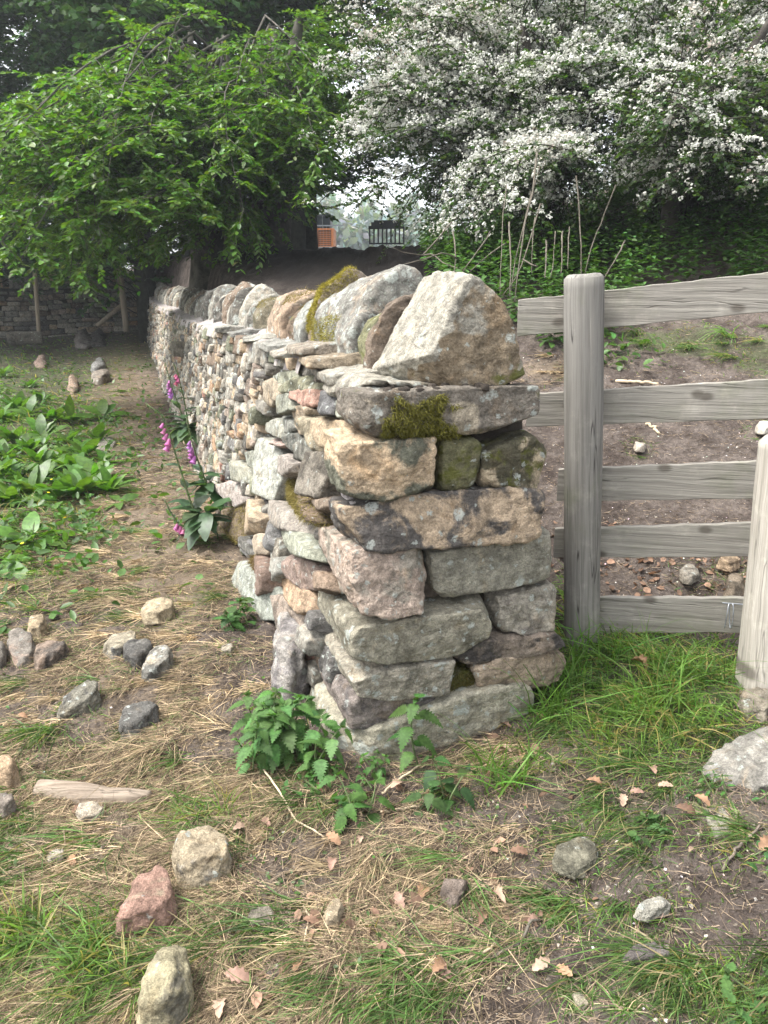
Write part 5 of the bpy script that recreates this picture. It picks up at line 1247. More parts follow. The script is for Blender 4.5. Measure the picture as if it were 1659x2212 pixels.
# bare shoots hanging below the crown and rising from the bank
lines = [[(1160, 330), (1150, 420), (1135, 480), (1122, 560), (1112, 650)], [(1165, 360), (1140, 450), (1118, 540), (1100, 640)], [(1168, 440), (1140, 540), (1110, 610), (1085, 640)], [(1095, 400), (1085, 480), (1083, 560), (1080, 640)], [(1155, 470), (1150, 520), (1148, 590)], [(1245, 380), (1253, 480), (1256, 540), (1256, 620)],
         [(1200, 500), (1196, 560), (1190, 600)], [(1215, 500), (1213, 590)], [(1230, 490), (1226, 580)], [(975, 480), (950, 510), (912, 552), (872, 545), (838, 530)], [(912, 552), (935, 548), (960, 570), (990, 580)], [(990, 560), (960, 545), (915, 560), (870, 572)], [(1060, 500), (1020, 560), (985, 610)],
         [(1330, 400), (1300, 480), (1280, 520), (1262, 600)], [(1350, 520), (1330, 560), (1305, 600)], [(1130, 560), (1150, 572), (1160, 575)], [(1100, 520), (1050, 555), (1000, 600), (960, 640)], [(1180, 520), (1178, 600)], [(1100, 480), (1104, 560), (1100, 640)], [(980, 500), (985, 560), (975, 640)]]
PP = []
for ln in lines:
    ln = np.array(ln, float); d_ = rng.uniform(5.0, 6.0); t = np.linspace(0, len(ln) - 1, 9)
    x, y = np.interp(t, range(len(ln)), ln[:, 0]), np.interp(t, range(len(ln)), ln[:, 1])
    PP.append(CP + ray(x + rng.normal(size=9) * .7, y) * np.linspace(d_ + .4, d_, 9)[:, None])
PP = np.array(PP); V, F = tubes(PP, np.linspace(.0065, .003, 9)[None] * rng.uniform(.7, 1.2, (len(PP), 1)), 5)
put("bare_shoots", V, F, M_HBARK, haw)
# ------------------------------------------------------------------ leaves of the small plants
def serrated(teeth, wmax, droop=.28, fold=.25, deep=.72, peak=.55):
    V = []; F5 = []
    def w(t): return wmax * math.sin(math.pi * min(1, t) ** peak) ** .9 if 0 < t < 1 else 0.0
    def h(t, a): return -droop * t * t + fold * abs(a) * .5
    ts = [i / teeth for i in range(teeth + 1)]
    mid = []
    for t in ts: mid.append(len(V)); V.append((t, 0, h(t, 0)))
    for sg in (1, -1):
        no = []
        for i, t in enumerate(ts):
            a = w(t) * (deep if 0 < i < teeth else 0) ; no.append(len(V)); V.append((t, sg * a, h(t, a)))
        for i in range(teeth):
            t = min(1, ts[i] + .85 / teeth); a = w(ts[i] + .45 / teeth); k = len(V); V.append((t, sg * a, h(t, a) - .02))
            q = [mid[i], no[i], k, no[i + 1], mid[i + 1]]
            F5.append(q if sg < 0 else q[::-1])
    return np.array(V), [np.array(F5)]
NET, NET_F = serrated(9, .40, .38, .3, .58)
NETS, NETS_F = serrated(5, .42, .2, .2, .6)
def wavy(n, wmax, droop, wave=.04, peak=.8):
    V = []; F = []
    for i in range(n + 1):
        t = i / n; w = wmax * (math.sin(math.pi * min(max(t, .03), .985) ** peak)) ** .7
        z = -droop * t ** 2
        V += [(t, w, z + .10 * w + wave * math.sin(i * 2.3)), (t, 0, z), (t, -w, z + .10 * w + wave * math.sin(i * 2.9 + 1))]
    for i in range(n):
        a = i * 3; F += [[a, a + 1, a + 4, a + 3], [a + 1, a + 2, a + 5, a + 4]]
    return np.array(V), [np.array(F)]
DOCK, DOCK_F = wavy(10, .24, .38, .018)
LANCE, LANCE_F = wavy(9, .21, .42, .012, .75)
def jit(col, n, a=.25): return np.clip(np.array(col)[None] * (1 + a * rng.uniform(-1, 1, (n, 1))) * (1 + .08 * rng.normal(size=(n, 3))), .003, 1)
NCOL = (.050, .105, .026)

def nettle_stems(bases, tops, pairs, lmin, lmax, col, tmpl=(NET, NET_F), aspect=1.0, stem_r=.0028):
    """decussate pairs of toothed leaves up each stem; returns leaf and stem meshes"""
    n = len(bases); leaf = MB(); st = []
    for b, t in zip(bases, tops):
        b, t = np.array(b, float), np.array(t, float); H = np.linalg.norm(t - b); ax = norm(t - b)
        bow = rng.normal(size=3) * .05 * H; k = 8; f = np.linspace(0, 1, k)[:, None]
        pl = b + (t - b) * f + bow * (4 * f * (1 - f)); st.append(pl)
        fs = np.linspace(.22, .97, pairs) ** .9
        a0 = rng.uniform(0, np.pi)
        e1 = norm(np.cross(ax, np.array([.3, 1, .1]))); e2 = np.cross(ax, e1)
        P = []; D = []; N = []; L = []
        for j, q in enumerate(fs):
            c = b + (t - b) * q + bow * (4 * q * (1 - q)); an = a0 + j * np.pi / 2 + rng.normal() * .15
            size = lmin + (lmax - lmin) * math.sin(math.pi * min(.98, (1 - q) * .9 + .12)) ** .8
            for s_ in (1, -1):
                o_ = (e1 * math.cos(an) + e2 * math.sin(an)) * s_
                dn = norm(o_ * 1.0 + Z * (.5 * q - .55 + rng.normal() * .22))
                P.append(c + o_ * size * .22); D.append(dn); N.append(norm(Z + o_ * .35 + rng.normal(size=3) * .15)); L.append(size * rng.uniform(.85, 1.1))
            if j == len(fs) - 1:
                for _ in range(4):
                    P.append(c); D.append(norm(ax + rng.normal(size=3) * .7)); N.append(norm(Z + rng.normal(size=3) * .4)); L.append(lmin * .8)
        P, D, N, L = map(np.array, (P, D, N, L))
        V, F, m = scatter(tmpl[0], tmpl[1], P, D, N, L, L * aspect)
        leaf.add(V, F, tint=np.repeat(jit(col, len(P)), m, 0))
    st = np.array(st)
    V, F = tubes(st, np.full((n, 8), stem_r) * np.linspace(1.2, .6, 8)[None], 5, False)
    return leaf, (V, F)
def nettle(name, label, cat, base_px, stems, h, spread, pairs, lmin, lmax, col=NCOL, group=None, tmpl=(NET, NET_F), aspect=1.0, lean=(0, 0)):
    g = ghit(*base_px)[0][0]
    root = thing(name, label, cat, g, group)
    B = []; T = []
    for i in range(stems):
        o_ = np.array([rng.normal() * spread[0], rng.normal() * spread[1], 0]) if stems > 1 else np.zeros(3)
        b = g + o_; b[2] = terrain(b[0], b[1]) - .01
        B.append(b); T.append(b + np.array([rng.normal() * .04 + lean[0], rng.normal() * .04 + lean[1], h * rng.uniform(.7, 1.08) if stems > 1 else h]))
    leaf, (V, F) = nettle_stems(B, T, pairs, lmin, lmax, col, tmpl, aspect)
    leaf.put("foliage", M_NETTLE, root)
    nv, nq = len(V) // stems, len(F[0]) // stems
    for i in range(stems): put("stem", V[i * nv:(i + 1) * nv], F[0][:nq], M_STEM, root)
    return root
nettle("nettle_clump", "bushy nettle clump growing against the left foot of the wall end", "nettles", (618, 1638), 16, .215, (.085, .055), 5, .035, .075, (.065, .13, .036))
nettle("nettle", "single tall nettle stalk standing in front of the foundation block", "nettle", (905, 1655), 1, .27, (0, 0), 5, .035, .085, lean=(-.035, .01))
nettle("nettle", "low nettle with drooping leaves below the front corner of the wall", "nettle", (770, 1775), 3, .11, (.03, .02), 3, .035, .075)
nettle("nettle", "dark nettle sprawling right of the single tall stalk", "nettle", (935, 1745), 3, .12, (.04, .03), 3, .03, .07, (.036, .075, .024))
nettle("seedling_patch", "patch of small lobed seedlings at the very corner of the wall foot", "seedlings", (705, 1690), 12, .05, (.05, .04), 3, .014, .026, (.055, .12, .03), None, (NETS, NETS_F))
nettle("seedling_patch", "little sprig of bright seedlings touching the front of the foundation block", "seedlings", (815, 1668), 4, .075, (.015, .015), 4, .014, .026, (.06, .13, .03), None, (NETS, NETS_F))
nettle("weed_sprig", "thin twiggy weed sprig left of the nettle clump", "weed", (560, 1640), 4, .15, (.06, .03), 5, .012, .03, (.07, .13, .035), None, (NETS, NETS_F), lean=(-.05, 0))
nettle("weed_rosette", "green lobed weed at the wall foot above the bare patch", "weed", (520, 1352), 5, .10, (.035, .03), 3, .04, .075, (.05, .105, .03), None, (NETS, NETS_F))
nettle("weed_rosette", "lobed weed by the thin pale flake at the right edge", "weed", (1650, 1845), 5, .045, (.035, .03), 2, .02, .04, (.05, .11, .035), None, (NETS, NETS_F))
nettle("weed_rosette", "leafy lobed weed in the bottom right corner", "weed", (1650, 2120), 5, .05, (.04, .04), 2, .025, .045, (.05, .105, .03), None, (NETS, NETS_F))
nettle("willowherb", "small reddish stemmed weed over the large grey slab at the right", "weed", (1570, 1730), 5, .09, (.05, .04), 5, .012, .025, (.05, .12, .03), None, (BEECH, BEECH_F), .4)
nettle("weed_rosette", "tiny plantain like rosette among the grass below the fence", "weed", (1430, 1760), 5, .03, (.03, .03), 2, .025, .04, (.05, .10, .03), None, (NETS, NETS_F))

# nettle bed on the bank
n = 6500
x = rng.uniform(-2.2, 7.5, n); y = rng.uniform(4.4, 11.5, n)
px, py, dd = proj(np.stack([x, y, terrain(x, y)], 1))
uu_ = (x - O[0]) * NR[0] + (y - O[1]) * NR[1]
edge_y = 735 + 25 * np.sin(px / 60.0) + 18 * np.sin(px / 23.0) - .14 * np.clip(px - 1250, 0, 400)
keep = (uu_ > .9) & (py < edge_y) & (px > 930 + (py - 600) * .3) & (py > 400)
keep &= ~((px > 1420) & (py > 640))
x, y = x[keep], y[keep]; n = len(x); b = np.stack([x, y, terrain(x, y)], 1); Hh = rng.uniform(.25, .62, n) * np.where(proj(b)[1] > 690, .6, 1)
nl = 15
f = np.linspace(.25, 1, nl)[None] + rng.uniform(-.03, .03, (n, nl)); an = rng.uniform(0, 6.28, (n, 1)) + np.arange(nl)[None] * 2.4
lean = rng.normal(size=(n, 1, 3)) * np.array([.12, .12, 0])
P = b[:, None] + lean * Hh[:, None, None] * f[..., None] + Z * (Hh[:, None] * f)[..., None]
Dn = norm(np.stack([np.cos(an), np.sin(an), rng.uniform(-.5, .25, an.shape)], -1)); P = P + Dn * .02
N_ = norm(Z + Dn * .3 + rng.normal(size=P.shape) * .25); Ls = (rng.uniform(.05, .095, P.shape[:2]) * (1.15 - .55 * f)).ravel()
V, F, m = scatter(BEECH, BEECH_F, P.reshape(-1, 3), Dn.reshape(-1, 3), N_.reshape(-1, 3), Ls, Ls * .62)
mb = MB(); mb.add(V, F, tint=np.repeat(jit((.058, .120, .030), len(Ls), .35), m, 0))
tag(mb.put("nettle_bed", M_NETTLE), kind="stuff")

# ------------------------------------------------------------------ docks in the field
def dock(px_, py_, leaves, L, col, label, group="docks in the field", up=.75, seedhead=False):
    g = ghit(px_, py_)[0][0]; root = thing("dock_plant", label, "dock plant", g, group)
    an = rng.uniform(0, 6.28) + np.arange(leaves) * 2.4; el = rng.uniform(.35, 1.2, leaves) * up
    D = np.stack([np.cos(an) * np.cos(el), np.sin(an) * np.cos(el), np.sin(el)], 1)
    N = norm(Z - D * D[:, 2:3] + rng.normal(size=D.shape) * .25); Ls = L * rng.uniform(.6, 1.1, leaves)
    P = g + D * (.22 * Ls)[:, None]
    V, F, m = scatter(DOCK, DOCK_F, P, D, N, Ls, Ls)
    mb = MB(); mb.add(V, F, tint=np.repeat(jit(col, leaves, .22), m, 0)); mb.put("foliage", M_LEAF, root)
    st = np.stack([g + D * (.24 * Ls)[:, None] * q for q in np.linspace(-.05, 1, 5)], 1)
    V, F = tubes(st, np.full((leaves, 5), .004), 5, False); put("leaf_stalks", V, F, M_STEM, root)
DC = (.065, .135, .024)
dl = "broad leaved bright green dock in the thick patch at the left"
for (a, c) in ((20, 1090), (70, 1075), (120, 1085), (175, 1070), (40, 1040), (100, 1035), (160, 1030), (215, 1040), (10, 1000), (70, 990), (130, 990), (190, 990), (30, 955), (90, 945), (150, 950), (215, 960), (0, 920), (60, 905), (120, 905), (20, 870), (85, 865), (230, 1000), (-40, 1060), (-40, 980), (-50, 910), (60, 830), (5, 820), (45, 1065), (145, 1060), (195, 1055), (80, 1015), (15, 1030), (175, 1010), (105, 970), (50, 975), (235, 1060), (30, 890), (150, 920), (-15, 1090)):
    dock(a + rng.uniform(-8, 8), c + rng.uniform(-8, 8), int(rng.integers(9, 15)), rng.uniform(.15, .25), DC, dl, up=1.05)
dock(68, 1172, 9, .26, (.072, .145, .026), "separate dock in short grass, nearer than the thick patch", None)
dock(-15, 1232, 6, .24, (.075, .15, .025), "dock at the left edge with one long leaf reaching into the picture", None, .45)
dock(225, 905, 7, .26, DC, "dock standing alone by the trodden strip", None)
dock(255, 1090, 7, .16, DC, "low dock at the right margin of the thick patch", None, .4)
dock(415, 1122, 4, .09, (.06, .12, .03), "tiny dock seedling on the straw beside the foxglove", None, .5)
dock(215, 1502, 2, .12, (.06, .13, .06), "single broad leaf lying beside the wedge shaped grey stone", None, .15)

# ------------------------------------------------------------------ foxgloves at the wall
BELLT = []
for (t, r_) in ((0, .10), (.15, .22), (.45, .28), (.8, .34), (1.0, .46)):
    for k in range(9):
        a_ = 2 * math.pi * k / 9; BELLT.append((t, r_ * math.cos(a_), r_ * math.sin(a_)))
BELLT = np.array(BELLT); BELLF = [np.array([[i * 9 + k, i * 9 + (k + 1) % 9, i * 9 + 9 + (k + 1) % 9, i * 9 + 9 + k] for i in range(4) for k in range(9)])]
def at_px(q, d): return CP + ray(*q) * d
def foxglove(label, base_px, d, spikes, leaves, lsize, seed):
    """spikes: (picture polyline, first/last bell fraction, bells)"""
    r = random.Random(seed)
    g = at_px(base_px, d); g[2] = max(g[2], terrain(g[0], g[1]))
    root = thing("foxglove", label, "foxglove", g)
    stems = []; lf = MB(); buds = MB()
    for (ln, f0, f1, nb, col, lv) in spikes:
        ln = np.array(ln, float); t = np.linspace(0, len(ln) - 1, 14)
        x, y = np.interp(t, range(len(ln)), ln[:, 0]), np.interp(t, range(len(ln)), ln[:, 1])
        dep = d - .12 * np.linspace(0, 1, 14) ** 1.3
        pl = CP + ray(x, y) * dep[:, None]; stems.append(pl)
        def at(f): k = f * 13; i = min(12, int(k)); return pl[i] + (pl[i + 1] - pl[i]) * (k - i)
        ax = norm(pl[-1] - pl[0]); outd = norm(np.array([-.75, -.6, 0]))
        for j in range(nb):
            f = f0 + (f1 - f0) * (j + .5) / nb; p = at(f)
            s_ = norm(outd + np.array([r.uniform(-.7, .7), r.uniform(-.4, .4), 0])); L = .046 * (1.05 - .45 * (j / nb))
            D = norm(s_ * .55 + np.array([0, 0, -.85]))
            V, F, m = scatter(BELLT, BELLF, (p + s_ * .012)[None], D[None], np.array([[.3, .2, 1.0]]), L, L)
            mb_ = MB(); mb_.add(V, F, tint=np.repeat(jit(col, 1, .2), m, 0)); mb_.put("bell", M_BELL, root)
        P, D, L = [], [], []
        for j in range(26):                                   # green buds up to the tip
            f = f1 + (1 - f1) * j / 26; p = at(min(.999, f)); a_ = r.uniform(0, 6.28)
            P.append(p); D.append(norm(np.array([math.cos(a_), math.sin(a_), -.2]) - ax * .1)); L.append(.022 * (1.1 - .7 * j / 26))
        P, D, L = map(np.array, (P, D, L)); V, F, m = scatter(SMALL, SMALL_F, P, D, np.broadcast_to(ax, P.shape) + .01, L, L * .9)
        lf.add(V, F, tint=np.repeat(jit((.075, .12, .06), len(P)), m, 0))
        P, D, L = [], [], []
        for j in range(lv):
            f = .04 + (f0 - .05) * j / max(1, lv); p = at(f); a_ = j * 2.4 + r.uniform(-.3, .3)
            P.append(p); D.append(norm(np.array([math.cos(a_), math.sin(a_) * .7 - .2, r.uniform(.15, .7)]))); L.append(lsize * (1.0 - .55 * j / max(1, lv)) * r.uniform(.8, 1.1))
        if P:
            P, D, L = map(np.array, (P, D, L)); V, F, m = scatter(LANCE, LANCE_F, P, D, norm(Z - D * .3 + rng.normal(size=D.shape) * .15), L, L * 1.1)
            lf.add(V, F, tint=np.repeat(jit((.050, .092, .042), len(P), .2), m, 0))
    P, D, L = [], [], []
    for j in range(leaves):
        a_ = j * 2.4 + r.uniform(-.3, .3); el = r.uniform(-.6, .75)
        P.append(g + np.array([math.cos(a_) * .02, math.sin(a_) * .02, r.uniform(0, .06)])); D.append(norm(np.array([math.cos(a_) - .35, math.sin(a_) - .3, math.tan(el)]))); L.append(lsize * r.uniform(.75, 1.25))
    P, D, L = map(np.array, (P, D, L)); V, F, m = scatter(LANCE, LANCE_F, P, D, norm(Z - D * .3 + rng.normal(size=D.shape) * .2), L, L * 1.25)
    lf.add(V, F, tint=np.repeat(jit((.048, .09, .04), len(P), .22), m, 0))
    lf.put("foliage", M_LEAF, root)
    V, F = tubes(np.array(stems), np.linspace(.0075, .003, 14)[None] * np.ones((len(stems), 1)), 7); put("stem", V, F, M_STEM, root)
def zf(X, Y): return ((500 + X * 500 / 1229) / 1.8228, (1400 + Y * 500 / 1229) / 1.8228)
MAG = (.40, .13, .28); MAG2 = (.34, .13, .34)
D1 = 4.55
foxglove("tallest foxglove, leaning out from the wall foot with a long budded tip", zf(760, 1600), D1,
         [([zf(740, 1600), zf(640, 1500), zf(560, 1240), zf(470, 960), zf(420, 780), zf(350, 590), zf(180, 460)], .58, .80, 5, MAG, 12),
          ([zf(760, 1600), zf(620, 1680), zf(500, 1630), zf(420, 1510), zf(360, 1390)], .30, .52, 5, MAG, 3)], 18, .17, 1)
foxglove("foxglove close against the stones with a cluster of purple bells at half height", zf(790, 1290), 4.9,
         [([zf(800, 1330), zf(740, 1160), zf(680, 1000), zf(620, 800), zf(575, 600)], .52, .74, 6, MAG2, 10)], 10, .16, 2)
foxglove("pair of farther foxglove spikes rising beside the wall, bells purple and faded pink", zf(590, 720), 6.7,
         [([zf(590, 720), zf(520, 540), zf(430, 290), zf(365, 70)], .55, .76, 6, MAG2, 9), ([zf(600, 720), zf(560, 460), zf(500, 200), zf(450, 70)], .60, .74, 4, (.36, .10, .16), 8)], 16, .19, 3)
# ------------------------------------------------------------------ grass, straw and litter
def ground_samples(n, L, ymin=640, extra=60, xlo=-520, xhi=2180):
    n = int(n * (xhi - xlo) / 1920)
    px = rng.uniform(xlo, xhi, n); py = rng.uniform(ymin, 2330, n)
    w = L(px, py) if callable(L) else blobs(px, py, L)
    k = rng.random(n) < w
    P, ok_ = ghit(px[k], py[k])
    px, py = px[k], py[k]
    u = (P - O) @ NR; s = (P - O) @ A
    ok_ &= ~((u > -.01) & (u < .80) & (s > .02))
    return P[ok_], px[ok_], py[ok_]
def clumped(P, sc, seed): return fbm(P * np.array([1, 1, 0]) * sc, 3, seed)
# fresh grass
P, px, py = ground_samples(125000, lambda x, y: np.maximum(blobs(x, y, GREEN), .09 * blobs(x, y, STRAWB)))
cl = clumped(P, 5.5, 51); k = cl > -.30; P, px, py, cl = P[k], px[k], py[k], cl[k]
dist = np.linalg.norm(P - CP, axis=1); n = len(P)
lush = np.clip(blobs(px, py, [(1400, 1480, 260, 130, 1), (1250, 1620, 150, 90, .7), (160, 2050, 220, 110, .7), (20, 950, 260, 250, .8), (450, 1760, 100, 40, .5), (1235, 1340, 22, 100, 1.2)]), 0, 1.2)
D = norm(np.stack([rng.normal(size=n) * .7 - .25, rng.normal(size=n) * .7 - .15, rng.uniform(.25, 1.0, n) + lush * .55], 1))
L = (.04 + .125 * lush) * rng.uniform(.5, 1.35, n) * (1 + .25 * cl)
bend = np.stack([rng.normal(size=n) * .35 - .15, rng.normal(size=n) * .35 - .1, -rng.uniform(.15, .75, n)], 1)
Wd = np.maximum(.0030 + .0028 * rng.random(n), dist * .0013) * (.75 + .6 * lush)
V, F, m = strips(P - Z * .004, D, L, Wd, bend, 4)
c = np.array([.100, .180, .040])[None] * rng.uniform(.4, 1.6, (n, 1)); y_ = (rng.random((n, 1)) < .2); c = np.where(y_, np.array([.26, .23, .09]), c)
c = c * (1 + np.stack([.25 * cl, .1 * cl, 0 * cl], 1))
tag(put("grass", V, F, M_GRASS, None, {"tint": np.repeat(np.clip(c, .004, 1), m, 0)}), kind="stuff")
# tufts combed over by feet and rain, green and dry
def tufts(n_t, L, per, llo, lhi, col, wlo, whi, name, mat, upz, seed):
    P, px, py = ground_samples(n_t, L); n_t = len(P)
    fl = np.arctan2(-.45 + .5 * fbm(P * np.array([1.3, 1.3, 0]), 2, 63), -.85 + .5 * fbm(P * np.array([1.3, 1.3, 0]) + 9, 2, 64)) + rng.normal(size=n_t) * .35
    dist = np.repeat(np.linalg.norm(P - CP, axis=1), per)
    sc = np.repeat(rng.uniform(.55, 1.25, n_t), per)
    B = np.repeat(P, per, 0) + rng.normal(size=(n_t * per, 3)) * np.array([.022, .022, 0]) * sc[:, None]
    a_ = np.repeat(fl, per) + rng.normal(size=n_t * per) * .42; n = len(B)
    D = np.stack([np.cos(a_), np.sin(a_), rng.uniform(upz[0], upz[1], n)], 1); Ln = rng.uniform(llo, lhi, n) * sc
    bend = np.stack([np.cos(a_) * .25 + rng.normal(size=n) * .2, np.sin(a_) * .25 + rng.normal(size=n) * .2, -rng.uniform(.3, .75, n) * upz[1]], 1)
    V, F, m = strips(B, D, Ln, np.maximum(rng.uniform(wlo, whi, n), dist * .0009), bend, 4)
    tc_ = np.repeat(rng.uniform(.65, 1.3, (n_t, 1)), per, 0); c = np.array(col)[None] * tc_ * rng.uniform(.5, 1.5, (n, 1)); dry = rng.random((n, 1)) < .15
    c = np.where(dry, np.array([.28, .23, .13]), c)
    tag(put(name, V, F, mat, None, {"tint": np.repeat(c, m, 0)}), kind="stuff")
tufts(1900, lambda x, y: np.maximum(.85 * blobs(x, y, GREEN) * (x < 1000), .15 * blobs(x, y, STRAWB)) + .5 * blobs(x, y, [(1500, 2130, 200, 80, .9), (1240, 1960, 80, 60, .9), (850, 2120, 130, 80, .9), (1330, 1790, 170, 60, .9), (1400, 1600, 250, 150, .8), (1520, 725, 170, 45, 1.6), (1620, 780, 80, 40, 1.2), (1650, 470, 70, 120, 1.2)]), 46, .06, .17, (.075, .135, .038), .0022, .0046, "combed_grass", M_GRASS, (.15, .7), 1)
tufts(2200, lambda x, y: .75 * blobs(x, y, STRAWB), 42, .06, .15, (.36, .275, .17), .0014, .003, "combed_straw", M_STRAW, (.02, .32), 2)
tufts(520, [(1520, 735, 190, 45, 1.0), (1330, 765, 60, 25, .6), (1640, 480, 70, 110, 1.0), (1630, 600, 60, 60, .8)], 40, .14, .36, (.10, .185, .045), .004, .008, "bank_grass", M_GRASS, (.7, 1.8), 3)
# blades and straws gathered round the loose stones
def rim(n, col, name, mat, w, lhi):
    k_ = rng.integers(0, len(ROCKS), n); cx = np.array([r_[0] for r_ in ROCKS])[k_]; rad = np.array([r_[1] for r_ in ROCKS])[k_]
    a_ = rng.uniform(0, 6.28, n); rr = rad * rng.uniform(.9, 1.35, n); B = np.stack([cx[:, 0] + np.cos(a_) * rr, cx[:, 1] + np.sin(a_) * rr, np.zeros(n)], 1); B[:, 2] = terrain_n(B[:, 0], B[:, 1])
    D = np.stack([rng.normal(size=n) * .8, rng.normal(size=n) * .8, rng.uniform(.1, .7, n)], 1); L = rng.uniform(.3, 1, n) * lhi
    V, F, m = strips(B, D, L, rng.uniform(.6, 1.2, n) * w, np.stack([rng.normal(size=n) * .3, rng.normal(size=n) * .3, -rng.uniform(.2, .6, n)], 1), 3)
    tag(put(name, V, F, mat, None, {"tint": np.repeat(jit(col, n, .4), m, 0)}), kind="stuff")
rim(3200, (.095, .165, .045), "grass_round_stones", M_GRASS, .0032, .075)
rim(3600, (.28, .23, .15), "straw_round_stones", M_STRAW, .002, .08)
# a few tall seeding blades by the post and wall end
tb = [ghit(x, y)[0][0] for x, y in [(1235, 1430), (1245, 1450), (1225, 1480), (1330, 1440), (1180, 1540), (1160, 1560), (1290, 1420), (1510, 1480), (1400, 1440), (1450, 1460), (1215, 1500), (1200, 1530), (1100, 1700), (1060, 1690), (1380, 1560), (1480, 1540)] for _ in range(20)]
P = np.array(tb) + rng.normal(size=(len(tb), 3)) * np.array([.03, .03, 0]); n = len(P); P[:, 2] = terrain(P[:, 0], P[:, 1])
D = norm(np.stack([rng.normal(size=n) * .3, rng.normal(size=n) * .3 - .1, np.ones(n)], 1)); L = rng.uniform(.14, .34, n)
V, F, m = strips(P, D, L, rng.uniform(.004, .0075, n), np.stack([rng.normal(size=n) * .4 - .1, rng.normal(size=n) * .4 - .2, -rng.uniform(.1, .5, n)], 1), 6)
tag(put("tall_grass", V, F, M_GRASS, None, {"tint": np.repeat(jit((.10, .195, .04), n, .3), m, 0)}), kind="stuff")
# flattened straw
P, px, py = ground_samples(430000, STRAWB)
cl = clumped(P, 4.0, 61); k = cl > -.16; P, cl = P[k], cl[k]
dist = np.linalg.norm(P - CP, axis=1); n = len(P)
flow = np.arctan2(-.55 + .5 * fbm(P * np.array([1.3, 1.3, 0]), 2, 63), -.8 + .6 * fbm(P * np.array([1.3, 1.3, 0]) + 9, 2, 64)) + rng.normal(size=n) * .75
D = np.stack([np.cos(flow), np.sin(flow), rng.uniform(-.02, .16, n)], 1)
L = rng.uniform(.03, .12, n); bend = np.stack([rng.normal(size=n) * .3, rng.normal(size=n) * .3, -rng.uniform(-.08, .18, n)], 1)
V, F, m = strips(P + Z * rng.uniform(0, .014, (n, 1)), D, L, np.maximum(rng.uniform(.0008, .0021, n), dist * .0006), bend, 3, side=norm(np.cross(D, Z + rng.normal(size=(n, 3)) * .5)))
base = np.array([.34, .26, .165])[None] * rng.uniform(.3, 1.4, (n, 1)); dk = rng.random((n, 1)); c = np.where(dk < .36, np.array([.11, .08, .055]) * rng.uniform(.6, 1.3, (n, 1)), base); c = np.where(dk > .88, np.array([.12, .155, .06]) * rng.uniform(.7, 1.3, (n, 1)), c)
tag(put("flattened_straw", V, F, M_STRAW, None, {"tint": np.repeat(c, m, 0)}), kind="stuff")
# sparse debris everywhere: short roots, stems, crumbs
P, px, py = ground_samples(110000, lambda x, y: np.where(y > 700, .8 - .55 * smooth(1000, 1300, x) * smooth(1700, 1850, y), .2))
n = len(P); an = rng.uniform(0, 6.28, n); D = np.stack([np.cos(an), np.sin(an), rng.uniform(0, .25, n)], 1); dist = np.linalg.norm(P - CP, axis=1)
V, F, m = strips(P + Z * .002, D, rng.uniform(.012, .05, n), np.maximum(rng.uniform(.001, .0028, n), dist * .0006), rng.normal(size=(n, 3)) * .3, 2, side=norm(np.cross(D, Z + rng.normal(size=(n, 3)) * .6)))
c = np.where(rng.random((n, 1)) < .6, np.array([.26, .2, .14]), np.array([.10, .075, .055])) * rng.uniform(.5, 1.4, (n, 1))
tag(put("litter", V, F, M_STRAW, None, {"tint": np.repeat(c, m, 0)}), kind="stuff")
# crumbs of soil and stone chips
def chips(name, P, smin, smax, cols, mat, seed):
    Cv, Cf = cube_grid(2); n = len(P); m = len(Cv)
    S = norm(Cv) * (1 + 0.0)
    V = S[None] * rng.uniform(.62, 1.2, (n, m, 1)) * (rng.uniform(smin, smax, n) ** 1.0)[:, None, None] * rng.uniform(.55, 1.25, (n, 1, 3))
    V = V + P[:, None]
    F = (np.arange(n) * m)[:, None, None] + Cf[None]
    c = np.array(cols)[rng.integers(0, len(cols), n)] * rng.uniform(.7, 1.25, (n, 1))
    tag(put(name, V.reshape(-1, 3), F.reshape(-1, 4), mat, None, stone_attrs(n * m, np.repeat(c, m, 0), None, .3, .1, .1, seed), flat=True), kind="stuff")
P, px, py = ground_samples(9000, lambda x, y: np.where((x > 1000) & (y > 1650), .55, np.where((x > 1180) & (y < 1350) & (y > 780), .7, .22)))
d_ = np.linalg.norm(P - CP, axis=1); P = P[rng.random(len(P)) < np.clip(1.6 / d_, .2, 1)]
chips("gravel", P, .002, .007, [lin(150, 138, 124), lin(120, 104, 92), lin(180, 170, 155), lin(95, 80, 72), lin(95, 80, 72)], M_STONE, 4)
P, px, py = ground_samples(6000, [(540, 1430, 70, 60, .6), (1090, 1880, 120, 60, .8), (370, 1760, 60, 50, .8), (1120, 1660, 60, 50, .7), (560, 1480, 90, 90, .5), (1500, 1850, 200, 90, .5)])
chips("soil_crumbs", P, .003, .010, [lin(104, 84, 76), lin(86, 70, 64)], M_CORE, 5)
# fallen petals
P, px, py = ground_samples(5200, lambda x, y: np.where((x > 1100) & (y < 1330), .8, np.where(x > 1300, .10, .02)))
n = len(P); D = rand_unit(n) * np.array([1, 1, .2]); V, F, m = scatter(SMALL, SMALL_F, P + Z * .004, D, Z + rng.normal(size=(n, 3)) * .4, rng.uniform(.006, .012, n), rng.uniform(.006, .012, n))
tag(put("fallen_petals", V, F, M_PETAL, None, {"tint": np.repeat(jit((.72, .69, .66), n, .12), m, 0)}), kind="stuff")
